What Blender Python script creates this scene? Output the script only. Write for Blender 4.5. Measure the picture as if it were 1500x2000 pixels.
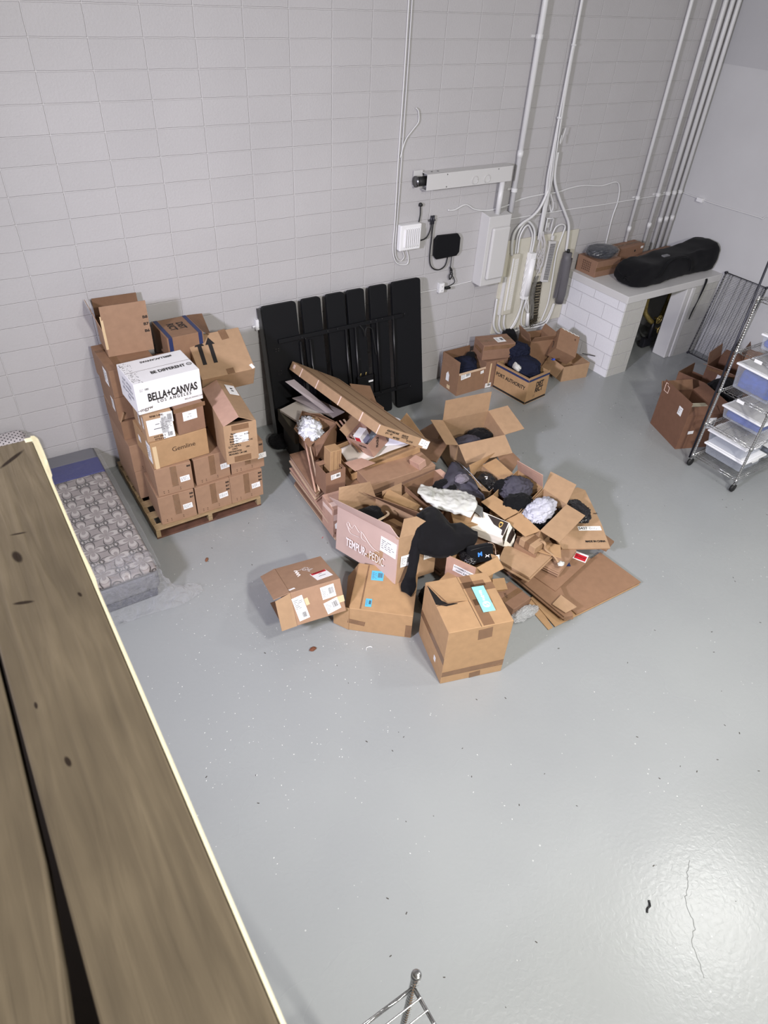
import bpy, bmesh, math, random
from mathutils import Vector, Matrix, Euler, noise

for o in list(bpy.data.objects):
    bpy.data.objects.remove(o)
SC = bpy.context.scene
COL = SC.collection
R = math.radians
V = Vector

# ------------------------------------------------------------------ camera
cam = bpy.data.cameras.new('camera')
cam.sensor_fit = 'HORIZONTAL'
cam.sensor_width = 36.0
cam.lens = 1312.08 * 36 / 1500
cam.clip_start = 0.05
cam.dof.use_dof = True
cam.dof.focus_distance = 6.0
cam.dof.aperture_fstop = 12
camo = bpy.data.objects.new('camera', cam)
COL.objects.link(camo)
camo.location = (-1.0254, -6.1701, 4.2201)
camo.rotation_euler = (0.88082, -0.053336, -0.57055)
SC.camera = camo

# ------------------------------------------------------------------ world, lights, exposure
w = bpy.data.worlds.new('world')
SC.world = w
w.use_nodes = True
w.node_tree.nodes['Background'].inputs[0].default_value = (0.80, 0.82, 0.9, 1)
w.node_tree.nodes['Background'].inputs[1].default_value = 0.12
SC.view_settings.view_transform = 'Standard'
SC.view_settings.look = 'None'
SC.view_settings.gamma = 1
SC.view_settings.exposure = 0.42


def area(name, loc, target, size, power, color, size_y=None, spread=180):
    l = bpy.data.lights.new(name, 'AREA')
    l.energy = power
    l.color = color
    l.size = size
    l.spread = R(spread)
    if size_y:
        l.shape = 'RECTANGLE'
        l.size_y = size_y
    o = bpy.data.objects.new(name, l)
    COL.objects.link(o)
    o.location = loc
    o.rotation_euler = (V(target) - V(loc)).to_track_quat('-Z', 'Y').to_euler()
    return o


area('bay_lamp', (0.3, -9.8, 5.7), (2.0, -2.2, 0), 0.45, 325, (1.0, 0.97, 0.90))
area('floor_fill_light', (1.5, -7.0, 5.8), (1.6, -6.6, 0), 0.45, 120, (1.0, 0.98, 0.95), spread=140)  # added fill to brighten the near floor, no known fixture
area('bay_lamp_right', (5.22, -5.79, 6.0), (3.6, -5.8, 0), 0.55, 34, (1.0, 0.99, 0.97), spread=110)
area('side_lamp_left', (-3.7, -4.5, 3.9), (6.0, -1.3, 0.6), 0.5, 105, (0.86, 0.84, 1.0), spread=92)


# ------------------------------------------------------------------ materials
def srgb(r, g, b):
    def f(c):
        c /= 255.0
        return c / 12.92 if c <= 0.04045 else ((c + 0.055) / 1.055) ** 2.4
    return (f(r), f(g), f(b), 1.0)


MATS = {}


def mat(name, col, rough=0.6, metal=0.0, var=0.0, vscale=6.0, bump=0.0, bscale=60.0, stretch=None,
        alpha=1.0, spec=0.5, sheen=0.0, trans=0.0, coat=0.0, col2=None, bdist=0.002):
    if name in MATS:
        return MATS[name]
    m = bpy.data.materials.new(name)
    m.use_nodes = True
    nt = m.node_tree
    p = nt.nodes['Principled BSDF']
    p.inputs['Base Color'].default_value = col
    p.inputs['Roughness'].default_value = rough
    p.inputs['Metallic'].default_value = metal
    p.inputs['Specular IOR Level'].default_value = spec
    p.inputs['Sheen Weight'].default_value = sheen
    p.inputs['Coat Weight'].default_value = coat
    p.inputs['Alpha'].default_value = alpha
    tc = nt.nodes.new('ShaderNodeTexCoord')
    mp = nt.nodes.new('ShaderNodeMapping')
    nt.links.new(tc.outputs['Object'], mp.inputs[0])
    if stretch:
        mp.inputs['Scale'].default_value = stretch
    if var > 0:
        n = nt.nodes.new('ShaderNodeTexNoise')
        n.inputs['Scale'].default_value = vscale
        n.inputs['Detail'].default_value = 5
        nt.links.new(mp.outputs[0], n.inputs['Vector'])
        mx = nt.nodes.new('ShaderNodeMix')
        mx.data_type = 'RGBA'
        c2 = col2 or tuple([c * (1 - var) for c in col[:3]] + [1])
        c1 = tuple([min(1, c * (1 + var * 0.5)) for c in col[:3]] + [1])
        mx.inputs[6].default_value = c1
        mx.inputs[7].default_value = c2
        cr = nt.nodes.new('ShaderNodeMapRange')
        cr.inputs[1].default_value = 0.25
        cr.inputs[2].default_value = 0.75
        nt.links.new(n.outputs[0], cr.inputs[0])
        nt.links.new(cr.outputs[0], mx.inputs[0])
        nt.links.new(mx.outputs[2], p.inputs['Base Color'])
    if bump > 0:
        n2 = nt.nodes.new('ShaderNodeTexNoise')
        n2.inputs['Scale'].default_value = bscale
        n2.inputs['Detail'].default_value = 4
        nt.links.new(mp.outputs[0], n2.inputs['Vector'])
        b = nt.nodes.new('ShaderNodeBump')
        b.inputs['Strength'].default_value = bump
        b.inputs['Distance'].default_value = bdist
        nt.links.new(n2.outputs[0], b.inputs['Height'])
        nt.links.new(b.outputs[0], p.inputs['Normal'])
    MATS[name] = m
    return m


def kraft(name, r, g, b):
    return mat(name, srgb(r, g, b), rough=0.68, var=0.10, vscale=16, bump=0.25, bscale=45, spec=0.35, bdist=0.003)


K_TAN = kraft('kraft_tan', 170, 139, 109)
K_MID = kraft('kraft_mid', 158, 126, 102)
K_BROWN = kraft('kraft_brown', 142, 110, 86)
K_RED = kraft('kraft_red', 140, 108, 88)
K_GOLD = kraft('kraft_gold', 172, 138, 102)
K_PINK = kraft('kraft_pinkish', 186, 150, 132)
K_PALE = kraft('kraft_pale', 200, 174, 148)
K_RED_SHADED = kraft('kraft_red_shaded', 116, 84, 66)  # red kraft darkened: shade on the right-hand cartons put into colour
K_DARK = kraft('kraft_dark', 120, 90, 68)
WHITEBOX = mat('white_carton', srgb(232, 231, 232), rough=0.55, var=0.05, vscale=5, bump=0.2, bscale=25)
PAPER = mat('paper_white', srgb(240, 240, 240), rough=0.5)
BLUELABEL = mat('paper_blue', srgb(88, 185, 225), rough=0.5)
TEAL = mat('paper_aqua', srgb(150, 222, 226), rough=0.35, var=0.08, vscale=8)
INK = mat('black_ink', srgb(28, 24, 24), rough=0.7)
INKG = mat('grey_ink', srgb(96, 94, 96), rough=0.7)
INKB = mat('brown_ink', srgb(70, 48, 36), rough=0.7)
REDP = mat('red_print', srgb(190, 30, 45), rough=0.5)
NAVYP = mat('navy_print', srgb(38, 50, 92), rough=0.5)
WHITEP = mat('white_print', srgb(238, 230, 228), rough=0.6)
TAPE = mat('packing_tape', srgb(150, 116, 88), rough=0.16, var=0.18, vscale=14, bump=0.5, bscale=40, alpha=0.62, bdist=0.003)
TAPEP = mat('pink_tape', srgb(232, 205, 192), rough=0.25, bump=0.3)
TAPEL = mat('pale_tape', srgb(214, 188, 150), rough=0.3, bump=0.2)
CHROME = mat('chrome', srgb(205, 205, 205), rough=0.2, metal=1.0)
STEEL = mat('dull_wire', srgb(120, 120, 122), rough=0.3, metal=1.0)
DARKWIRE = mat('dark_wire', srgb(62, 62, 70), rough=0.4, metal=0.6)
RUBBER = mat('black_rubber', srgb(22, 22, 22), rough=0.6)
BLACKFAB = mat('black_fabric', srgb(13, 13, 16), rough=0.9, sheen=0.04, bump=0.4, bscale=300, spec=0.2)
BLACKJER = mat('black_jersey', srgb(13, 12, 16), rough=0.85, sheen=0.04, bump=0.3, bscale=40, spec=0.2)
NAVYFAB = mat('navy_fabric', srgb(26, 30, 48), rough=0.9, var=0.3, bump=0.5, bscale=20, spec=0.2)
GREYFAB = mat('charcoal_fabric', srgb(72, 70, 80), rough=0.9, var=0.2, bump=0.5, bscale=25, spec=0.2)
TEEFAB = mat('light_grey_fabric', srgb(190, 190, 202), rough=0.9, var=0.1, bump=0.6, bscale=22, spec=0.2)
BLACKPLAST = mat('black_poly_bag', srgb(22, 20, 22), rough=0.12, var=0.4, bump=1.0, bscale=28, bdist=0.01, spec=0.7)
BLACKMET = mat('black_board', srgb(11, 12, 16), rough=0.6, spec=0.25)
BLACKGLOSS = mat('black_plastic', srgb(18, 18, 20), rough=0.35)
MAILER = mat('white_poly', srgb(200, 200, 194), rough=0.4, var=0.06, vscale=6, bump=0.6, bscale=14, bdist=0.008)
FOAM = mat('white_foam', srgb(214, 206, 198), rough=0.7)
GREYSHEET = mat('grey_card', srgb(150, 140, 138), rough=0.7, var=0.1)
WPAINT = mat('white_paint', srgb(204, 203, 202), rough=0.45, bump=0.15, bscale=80)
WPAINT2 = mat('white_paint_pipe', srgb(214, 214, 214), rough=0.35)
WPLAST = mat('white_plastic', srgb(235, 235, 236), rough=0.35)
GREYMOD = mat('grey_plastic', srgb(96, 94, 98), rough=0.55, var=0.1)
BRASS = mat('brass', srgb(178, 158, 96), rough=0.35, metal=0.6, var=0.4, vscale=30)
BOARDP = mat('painted_plywood', srgb(206, 202, 188), rough=0.5, var=0.1, vscale=4, bump=0.2, bscale=30)
PALWOOD = mat('pallet_pine', srgb(160, 136, 102), rough=0.75, var=0.35, vscale=14, stretch=(1, 6, 6), bump=0.3, bscale=60)
PALRED = mat('pallet_red_wood', srgb(98, 66, 52), rough=0.75, var=0.4, vscale=12, bump=0.3, bscale=60)
BINP = mat('clear_bin', srgb(205, 212, 226), rough=0.25, alpha=0.26)
BINLID = mat('white_lid', srgb(236, 237, 240), rough=0.35)
BINLIDC = mat('clear_lid', srgb(214, 214, 212), rough=0.3, alpha=0.6)
BLUEFAB = mat('blue_fabric', srgb(45, 75, 165), rough=0.9, var=0.35, vscale=14, bump=0.5, bscale=25)


def film(name, alpha, rough, bscale=12, col=(0.9, 0.92, 0.95, 1), edge=0.30, bd=0.02):
    m = bpy.data.materials.new(name)
    m.use_nodes = True
    nt = m.node_tree
    nt.nodes.clear()
    out = nt.nodes.new('ShaderNodeOutputMaterial')
    mx = nt.nodes.new('ShaderNodeMixShader')
    tr = nt.nodes.new('ShaderNodeBsdfTransparent')
    pr = nt.nodes.new('ShaderNodeBsdfPrincipled')
    pr.inputs['Base Color'].default_value = col
    pr.inputs['Roughness'].default_value = rough
    pr.inputs['Specular IOR Level'].default_value = 1.0
    fr = nt.nodes.new('ShaderNodeLayerWeight')
    fr.inputs['Blend'].default_value = 0.35
    mp = nt.nodes.new('ShaderNodeMapRange')
    mp.inputs[3].default_value = alpha
    mp.inputs[4].default_value = min(1, alpha + edge)
    n = nt.nodes.new('ShaderNodeTexNoise')
    n.inputs['Scale'].default_value = bscale
    n.inputs['Detail'].default_value = 5
    n.inputs['Distortion'].default_value = 1.2
    tc = nt.nodes.new('ShaderNodeTexCoord')
    nt.links.new(tc.outputs['Object'], n.inputs['Vector'])
    b = nt.nodes.new('ShaderNodeBump')
    b.inputs['Strength'].default_value = 1.0
    b.inputs['Distance'].default_value = bd
    nt.links.new(n.outputs[0], b.inputs['Height'])
    nt.links.new(b.outputs[0], pr.inputs['Normal'])
    nt.links.new(b.outputs[0], fr.inputs['Normal'])
    nt.links.new(fr.outputs['Facing'], mp.inputs[0])
    nt.links.new(mp.outputs[0], mx.inputs[0])
    nt.links.new(tr.outputs[0], mx.inputs[1])
    nt.links.new(pr.outputs[0], mx.inputs[2])
    nt.links.new(mx.outputs[0], out.inputs[0])
    MATS[name] = m
    return m


FILM = film('clear_film', 0.02, 0.10, edge=0.12)
FILM2 = film('thick_film', 0.05, 0.05, 13, (.95, .95, 1, 1), 0.45, 0.08)
BUBBLE = film('bubble_film', 0.35, 0.2, 70)


def nd(nt, typ, **k):
    n = nt.nodes.new('ShaderNode' + typ)
    for a, b in k.items():
        setattr(n, a, b)
    return n


def mth(nt, op, a, b=None, c=None):
    n = nt.nodes.new('ShaderNodeMath')
    n.operation = op
    for i, x in enumerate((a, b, c)):
        if x is None:
            continue
        if isinstance(x, (int, float)):
            n.inputs[i].default_value = x
        else:
            nt.links.new(x, n.inputs[i])
    return n.outputs[0]


def block_mat(name, axes, offset, col, joint, bw=0.4064, bh=0.2032, shift=(0, 0), split=None, strength=1.0):
    """painted concrete block wall; axes picks the two object axes that span the wall"""
    m = bpy.data.materials.new(name)
    m.use_nodes = True
    nt = m.node_tree
    p = nt.nodes['Principled BSDF']
    p.inputs['Roughness'].default_value = 0.5
    p.inputs['Specular IOR Level'].default_value = 0.35
    tc = nd(nt, 'TexCoord')
    sp = nd(nt, 'SeparateXYZ')
    nt.links.new(tc.outputs['Object'], sp.inputs[0])
    nz = nd(nt, 'TexNoise')
    nz.inputs['Scale'].default_value = 7
    nt.links.new(tc.outputs['Object'], nz.inputs['Vector'])
    wob = mth(nt, 'MULTIPLY', mth(nt, 'SUBTRACT', nz.outputs[0], 0.5), 0.012)
    cb = nd(nt, 'CombineXYZ')
    nt.links.new(mth(nt, 'ADD', mth(nt, 'ADD', sp.outputs[axes[0]], shift[0]), wob), cb.inputs[0])
    nt.links.new(mth(nt, 'ADD', mth(nt, 'ADD', sp.outputs[axes[1]], shift[1]), wob), cb.inputs[1])
    br = nd(nt, 'TexBrick')
    br.offset = offset
    br.inputs['Scale'].default_value = 1
    br.inputs['Mortar Size'].default_value = 0.0055
    br.inputs['Mortar Smooth'].default_value = 0.6
    br.inputs['Brick Width'].default_value = bw
    br.inputs['Row Height'].default_value = bh
    br.inputs['Bias'].default_value = -0.2
    c2 = tuple([c * 0.965 for c in col[:3]] + [1])
    br.inputs['Color1'].default_value = col
    br.inputs['Color2'].default_value = c2
    br.inputs['Mortar'].default_value = joint
    nt.links.new(cb.outputs[0], br.inputs['Vector'])
    n2 = nd(nt, 'TexNoise')
    n2.inputs['Scale'].default_value = 55
    n2.inputs['Detail'].default_value = 6
    nt.links.new(tc.outputs['Object'], n2.inputs['Vector'])
    n3 = nd(nt, 'TexNoise')
    n3.inputs['Scale'].default_value = 1.1
    n3.inputs['Detail'].default_value = 4
    nt.links.new(tc.outputs['Object'], n3.inputs['Vector'])
    mul = nd(nt, 'Mix', data_type='RGBA', blend_type='MULTIPLY')
    mul.inputs[0].default_value = 1
    mr = nd(nt, 'MapRange')
    mr.inputs[1].default_value = 0.3
    mr.inputs[2].default_value = 0.7
    mr.inputs[3].default_value = 0.93
    mr.inputs[4].default_value = 1.0
    nt.links.new(n3.outputs[0], mr.inputs[0])
    nt.links.new(br.outputs['Color'], mul.inputs[6])
    nt.links.new(mr.outputs[0], mul.inputs[7])
    nt.links.new(mul.outputs[2], p.inputs['Base Color'])
    h = mth(nt, 'ADD', mth(nt, 'MULTIPLY', br.outputs['Fac'], -1.25 * strength), mth(nt, 'MULTIPLY', n2.outputs[0], 0.45))
    b = nd(nt, 'Bump')
    b.inputs['Strength'].default_value = 0.8
    b.inputs['Distance'].default_value = 0.006
    nt.links.new(h, b.inputs['Height'])
    nt.links.new(b.outputs[0], p.inputs['Normal'])
    return m


WALLC = srgb(188, 186, 187)
JOINT = srgb(203, 201, 201)
M_BACK = block_mat('painted_block_back', (0, 2), 0.0, WALLC, JOINT)
M_ENCF = block_mat('painted_block_front', (0, 2), 0.5, srgb(192, 191, 186), JOINT, shift=(0.08, 0.1))
M_ENCL_LIT = block_mat('painted_block_side_lit', (1, 2), 0.5, srgb(226, 226, 230), srgb(218, 218, 222), shift=(0.1, 0.1))  # lighter and cooler than the front: left lamp's light put into colour
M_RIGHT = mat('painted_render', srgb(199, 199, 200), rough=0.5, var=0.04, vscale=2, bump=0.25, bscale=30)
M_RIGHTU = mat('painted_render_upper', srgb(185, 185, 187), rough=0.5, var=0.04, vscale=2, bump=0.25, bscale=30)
M_CEIL = mat('ceiling_paint', srgb(200, 200, 200), rough=0.8)


def floor_mat():
    m = bpy.data.materials.new('grey_epoxy_floor')
    m.use_nodes = True
    nt = m.node_tree
    p = nt.nodes['Principled BSDF']
    p.inputs['Specular IOR Level'].default_value = 0.5
    tc = nd(nt, 'TexCoord')
    n1 = nd(nt, 'TexNoise')
    n1.inputs['Scale'].default_value = 0.8
    n1.inputs['Detail'].default_value = 3
    nt.links.new(tc.outputs['Object'], n1.inputs['Vector'])
    mx = nd(nt, 'Mix', data_type='RGBA')
    mx.inputs[6].default_value = srgb(145, 148, 149)
    mx.inputs[7].default_value = srgb(152, 155, 155)
    mr = nd(nt, 'MapRange', interpolation_type='SMOOTHSTEP')
    mr.inputs[1].default_value = 0.15
    mr.inputs[2].default_value = 0.85
    nt.links.new(n1.outputs[0], mr.inputs[0])
    nt.links.new(mr.outputs[0], mx.inputs[0])
    # pale paint flecks
    v = nd(nt, 'TexVoronoi')
    v.inputs['Scale'].default_value = 13
    nt.links.new(tc.outputs['Object'], v.inputs['Vector'])
    n4 = nd(nt, 'TexNoise')
    n4.inputs['Scale'].default_value = 1.7
    nt.links.new(tc.outputs['Object'], n4.inputs['Vector'])
    lim = mth(nt, 'MULTIPLY', mth(nt, 'SUBTRACT', n4.outputs[0], 0.42), 0.35)
    fl = mth(nt, 'LESS_THAN', v.outputs['Distance'], lim)
    mx2 = nd(nt, 'Mix', data_type='RGBA')
    nt.links.new(mth(nt, 'MULTIPLY', fl, 0.55), mx2.inputs[0])
    nt.links.new(mx.outputs[2], mx2.inputs[6])
    mx2.inputs[7].default_value = srgb(205, 206, 204)
    nt.links.new(mx2.outputs[2], p.inputs['Base Color'])
    r1 = nd(nt, 'MapRange')
    r1.inputs[3].default_value = 0.20
    r1.inputs[4].default_value = 0.34
    nt.links.new(n1.outputs[0], r1.inputs[0])
    nt.links.new(r1.outputs[0], p.inputs['Roughness'])
    n2 = nd(nt, 'TexNoise')
    n2.inputs['Scale'].default_value = 32
    n2.inputs['Detail'].default_value = 5
    n2.inputs['Distortion'].default_value = 0.6
    nt.links.new(tc.outputs['Object'], n2.inputs['Vector'])
    n5 = nd(nt, 'TexNoise')
    n5.inputs['Scale'].default_value = 1.4
    nt.links.new(tc.outputs['Object'], n5.inputs['Vector'])
    b = nd(nt, 'Bump')
    b.inputs['Distance'].default_value = 0.004
    b.inputs['Strength'].default_value = 0.6
    nt.links.new(mth(nt, 'MULTIPLY', n2.outputs[0], n5.outputs[0]), b.inputs['Height'])
    nt.links.new(b.outputs[0], p.inputs['Normal'])
    return m


M_FLOOR = floor_mat()


# ------------------------------------------------------------------ builders
def setp(o, label=None, cat=None, group=None, kind=None):
    if label:
        o['label'] = label
    if cat:
        o['category'] = cat
    if group:
        o['group'] = group
    if kind:
        o['kind'] = kind
    return o


def empty(name, loc, rot=(0, 0, 0), label=None, cat=None, group=None):
    o = bpy.data.objects.new(name, None)
    o.empty_display_size = 0.1
    COL.objects.link(o)
    o.location = loc
    o.rotation_euler = rot
    return setp(o, label, cat, group)


def link(name, verts, faces, m, parent=None, smooth=False, world=False):
    me = bpy.data.meshes.new(name)
    if world and parent is not None:
        r = parent if parent.parent is None else parent.parent
        L = r.location
        verts = [V(v) - L for v in verts]
    me.from_pydata([tuple(v) for v in verts], [], faces)
    me.update()
    if m:
        me.materials.append(m)
    if smooth:
        for p in me.polygons:
            p.use_smooth = True
    o = bpy.data.objects.new(name, me)
    COL.objects.link(o)
    if parent is not None:
        o.parent = parent
    return o


class G:
    """collects geometry of one mesh"""
    def __init__(s):
        s.v = []
        s.f = []

    def add(s, verts, faces):
        n = len(s.v)
        s.v += [V(a) for a in verts]
        s.f += [[i + n for i in f] for f in faces]
        return s

    def box(s, lo, hi, M=None):
        x0, y0, z0 = lo
        x1, y1, z1 = hi
        vs = [V(a) for a in ((x0, y0, z0), (x1, y0, z0), (x1, y1, z0), (x0, y1, z0), (x0, y0, z1), (x1, y0, z1), (x1, y1, z1), (x0, y1, z1))]
        if M:
            vs = [M @ a for a in vs]
        return s.add(vs, [(0, 3, 2, 1), (4, 5, 6, 7), (0, 1, 5, 4), (1, 2, 6, 5), (2, 3, 7, 6), (3, 0, 4, 7)])

    def prism(s, poly, n, t):
        """polygon of 3D points thickened by t along n"""
        k = len(poly)
        n = V(n) * t
        vs = [V(p) for p in poly] + [V(p) + n for p in poly]
        fs = [tuple(range(k))[::-1], tuple(range(k, 2 * k))]
        fs += [(i, (i + 1) % k, (i + 1) % k + k, i + k) for i in range(k)]
        return s.add(vs, fs)

    def tube(s, pts, r, seg=8, cap=True):
        pts = [V(p) for p in pts]
        rings = []
        up = None
        for i, p in enumerate(pts):
            a = pts[max(0, i - 1)]
            b = pts[min(len(pts) - 1, i + 1)]
            t = (b - a).normalized()
            if up is None:
                up = t.orthogonal().normalized()
            up = (up - t * up.dot(t))
            if up.length < 1e-6:
                up = t.orthogonal()
            up.normalize()
            sd = t.cross(up)
            rr = r[i] if isinstance(r, (list, tuple)) else r
            rings.append([p + (up * math.cos(2 * math.pi * k / seg) + sd * math.sin(2 * math.pi * k / seg)) * rr for k in range(seg)])
        n = len(s.v)
        for q in rings:
            s.v += q
        for i in range(len(rings) - 1):
            for k in range(seg):
                a = n + i * seg + k
                b = n + i * seg + (k + 1) % seg
                s.f.append([a, b, b + seg, a + seg])
        if cap:
            s.f.append([n + k for k in range(seg)][::-1])
            s.f.append([n + (len(rings) - 1) * seg + k for k in range(seg)])
        return s

    def make(s, name, m, parent=None, smooth=False, world=False, bevel=0, segs=2):
        o = link(name, s.v, s.f, m, parent, smooth, world)
        if bevel:
            b = o.modifiers.new('bevel', 'BEVEL')
            b.width = bevel
            b.segments = segs
            b.limit_method = 'ANGLE'
        return o


def catmull(pts, k=6):
    pts = [V(p) for p in pts]
    out = []
    n = len(pts)
    for i in range(n - 1):
        p0 = pts[max(0, i - 1)]
        p1 = pts[i]
        p2 = pts[i + 1]
        p3 = pts[min(n - 1, i + 2)]
        for j in range(k):
            t = j / k
            out.append(0.5 * ((2 * p1) + (p2 - p0) * t + (2 * p0 - 5 * p1 + 4 * p2 - p3) * t * t + (3 * p1 - p0 - 3 * p2 + p3) * t ** 3))
    out.append(pts[-1])
    return out


def patch(name, grid, m, parent=None, thick=0.01, k=5, amp=0.0, freq=8.0, seed=0, world=False, smooth=True, ridged=True):
    rows = [catmull(r, k) for r in grid]
    cols = [catmull([r[j] for r in rows], k) for j in range(len(rows[0]))]
    nu, nv = len(cols), len(cols[0])
    P = [[cols[i][j].copy() for j in range(nv)] for i in range(nu)]
    off = V((seed * 3.7, seed * 1.3, seed * 7.1))
    if amp:
        Q = [[None] * nv for _ in range(nu)]
        for i in range(nu):
            for j in range(nv):
                a = P[min(nu - 1, i + 1)][j] - P[max(0, i - 1)][j]
                b = P[i][min(nv - 1, j + 1)] - P[i][max(0, j - 1)]
                n = a.cross(b)
                n = n.normalized() if n.length > 1e-9 else V((0, 0, 1))
                q = P[i][j] * freq + off
                h = noise.noise(q) * 0.6 + noise.noise(q * 2.3) * 0.3
                if ridged:
                    h += (0.5 - abs(noise.noise(q * 1.4 + V((5, 5, 5))))) * 0.7
                Q[i][j] = P[i][j] + n * h * amp
        P = Q
    vs = [P[i][j] for i in range(nu) for j in range(nv)]
    fs = [(i * nv + j, (i + 1) * nv + j, (i + 1) * nv + j + 1, i * nv + j + 1) for i in range(nu - 1) for j in range(nv - 1)]
    o = link(name, vs, fs, m, parent, smooth, world)
    if thick:
        s = o.modifiers.new('solid', 'SOLIDIFY')
        s.thickness = thick
        s.offset = 0
    return o


def crumple(name, loc, size, m, parent=None, seed=1, amp=0.25, freq=3.0, flat=-0.6, rot=0, world=False, sub=5, cube=0.0):
    bm = bmesh.new()
    bmesh.ops.create_icosphere(bm, subdivisions=sub, radius=1)
    off = V((seed * 2.17, seed * 5.3, seed * 1.9))
    for v in bm.verts:
        q = v.co * freq * 0.5 + off
        w_ = V((q.x * 0.6, q.y, q.z * 1.5)) + V((noise.noise(q * 1.3), noise.noise(q * 1.3 + V((9, 0, 0))), noise.noise(q * 1.3 + V((0, 9, 0))))) * 0.8
        h = noise.noise(q) * 0.7 + (0.45 - abs(noise.noise(w_ * 1.6))) * 1.0 + (0.4 - abs(noise.noise(w_ * 2.7))) * 0.42 + noise.noise(w_ * 6.0) * 0.05
        if cube:
            v.co /= max(abs(v.co.x), abs(v.co.y), abs(v.co.z)) ** cube
        v.co *= 1 + amp * h
        if v.co.z < flat:
            v.co.z = flat + (v.co.z - flat) * 0.15
    Mx = Matrix.Translation(loc) @ Matrix.Rotation(rot, 4, 'Z') @ Matrix.Diagonal((size[0], size[1], size[2], 1))
    vs = [Mx @ v.co for v in bm.verts]
    fs = [[v.index for v in f.verts] for f in bm.faces]
    bm.free()
    return link(name, vs, fs, m, parent, True, world)


def plate_geo(g, p4, t, n=5, bend=0.0, seed=0):
    """quad p4 (a,b along the hinge; c,d at the tip) as a slightly uneven board of thickness t"""
    a, b, c, d = [V(p) for p in p4]
    nn = ((b - a).cross(d - a)).normalized()
    k = n + 1
    top, bot = [], []
    for i in range(k):
        for j in range(k):
            u, v = i / n, j / n
            p = (a * (1 - u) + b * u) * (1 - v) + (d * (1 - u) + c * u) * v
            h = bend * math.sin(math.pi * v * 0.5) ** 2 + noise.noise(p * 5 + V((seed, 0, 0))) * 0.004 * (1 if v > 0 else 0)
            top.append(p + nn * (t / 2 + h))
            bot.append(p + nn * (-t / 2 + h))
    N = k * k
    fs = []
    for i in range(n):
        for j in range(n):
            q = (i * k + j, (i + 1) * k + j, (i + 1) * k + j + 1, i * k + j + 1)
            fs.append(q)
            fs.append(tuple(N + x for x in q[::-1]))
    rim = [i * k for i in range(k)] + [n * k + j for j in range(1, k)] + [i * k + n for i in range(n - 1, -1, -1)] + [j for j in range(n - 1, 0, -1)]
    for x in range(len(rim)):
        p, q = rim[x], rim[(x + 1) % len(rim)]
        fs.append((q, p, N + p, N + q))
    g.add(top + bot, fs)


def plate(name, p4, t, m, parent=None, world=False, bend=0.0, seed=0, n=5):
    g = G()
    plate_geo(g, p4, t, n, bend, seed)
    return g.make(name, m, parent, False, world)


CT = 0.005
FACES = 'FBLRT'


def frame(w, d, h, side):
    if side == 'F':
        return (V((0, -d / 2, h / 2)), V((1, 0, 0)), V((0, 0, 1)), V((0, -1, 0)), w, h)
    if side == 'B':
        return (V((0, d / 2, h / 2)), V((-1, 0, 0)), V((0, 0, 1)), V((0, 1, 0)), w, h)
    if side == 'L':
        return (V((-w / 2, 0, h / 2)), V((0, -1, 0)), V((0, 0, 1)), V((-1, 0, 0)), d, h)
    if side == 'R':
        return (V((w / 2, 0, h / 2)), V((0, 1, 0)), V((0, 0, 1)), V((1, 0, 0)), d, h)
    return (V((0, 0, h)), V((1, 0, 0)), V((0, 1, 0)), V((0, 0, 1)), w, d)


def qframe(tl, tr, br, bl, loc):
    """frame of a world quad seen from outside, in the space of a root at loc"""
    tl, tr, br, bl = [V(p) - V(loc) for p in (tl, tr, br, bl)]
    U = ((tr - tl) + (br - bl)).normalized()
    W = ((tl - bl) + (tr - br))
    W = (W - U * W.dot(U)).normalized()
    N = U.cross(W)
    return ((tl + tr + br + bl) / 4, U, W, N, ((tr - tl).length + (br - bl).length) / 2, ((tl - bl).length + (tr - br).length) / 2)


def fr_mat(fr, u, v, rot=0.0, lift=0.0015):
    """u, v are fractions -0.5..0.5 of the face"""
    O, U, W, N, fw, fh = fr
    M = Matrix((U, W, N)).transposed().to_4x4()
    M.translation = O + U * u * fw + W * v * fh + N * lift
    return M @ Matrix.Rotation(R(rot), 4, 'Z')


def sheet(parent, fr, u, v, w, h, m, rot=0.0, name='label', label=None, lift=0.001, t=0.0012):
    M = fr_mat(fr, u, v, rot, lift)
    g = G().box((-w / 2, -h / 2, 0), (w / 2, h / 2, t), M)
    o = g.make(name, m, parent)
    if label:
        o['label'] = label
    return o, M


def bars(parent, M, x, y, w, h, n, m, seed=1, z=0.0016, horiz=False, name='printing'):
    rnd = random.Random(seed)
    g = G()
    bars_geo(g, M, x, y, w, h, n, rnd, z, horiz)
    return g.make(name, m, parent)


def bars_geo(g, M, x, y, w, h, n, rnd, z=0.0016, horiz=False):
    for i in range(n):
        if horiz:
            a = y - h / 2 + h * (i + 0.5) / n
            th = h / n * 0.3
            L = w * rnd.uniform(0.45, 1.0)
            xx = x - w / 2
            while xx < x - w / 2 + L - 0.002:
                ww = rnd.uniform(0.25, 1.0) * h / n * 3
                g.box((xx, a - th / 2, z), (min(xx + ww, x + w / 2), a + th / 2, z + 0.0004), M)
                xx += ww + h / n * 0.9
        else:
            a = x - w / 2 + w * (i + 0.5) / n
            th = w / n * rnd.uniform(0.25, 0.75)
            g.box((a - th / 2, y - h / 2, z), (a + th / 2, y + h / 2, z + 0.0004), M)


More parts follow.
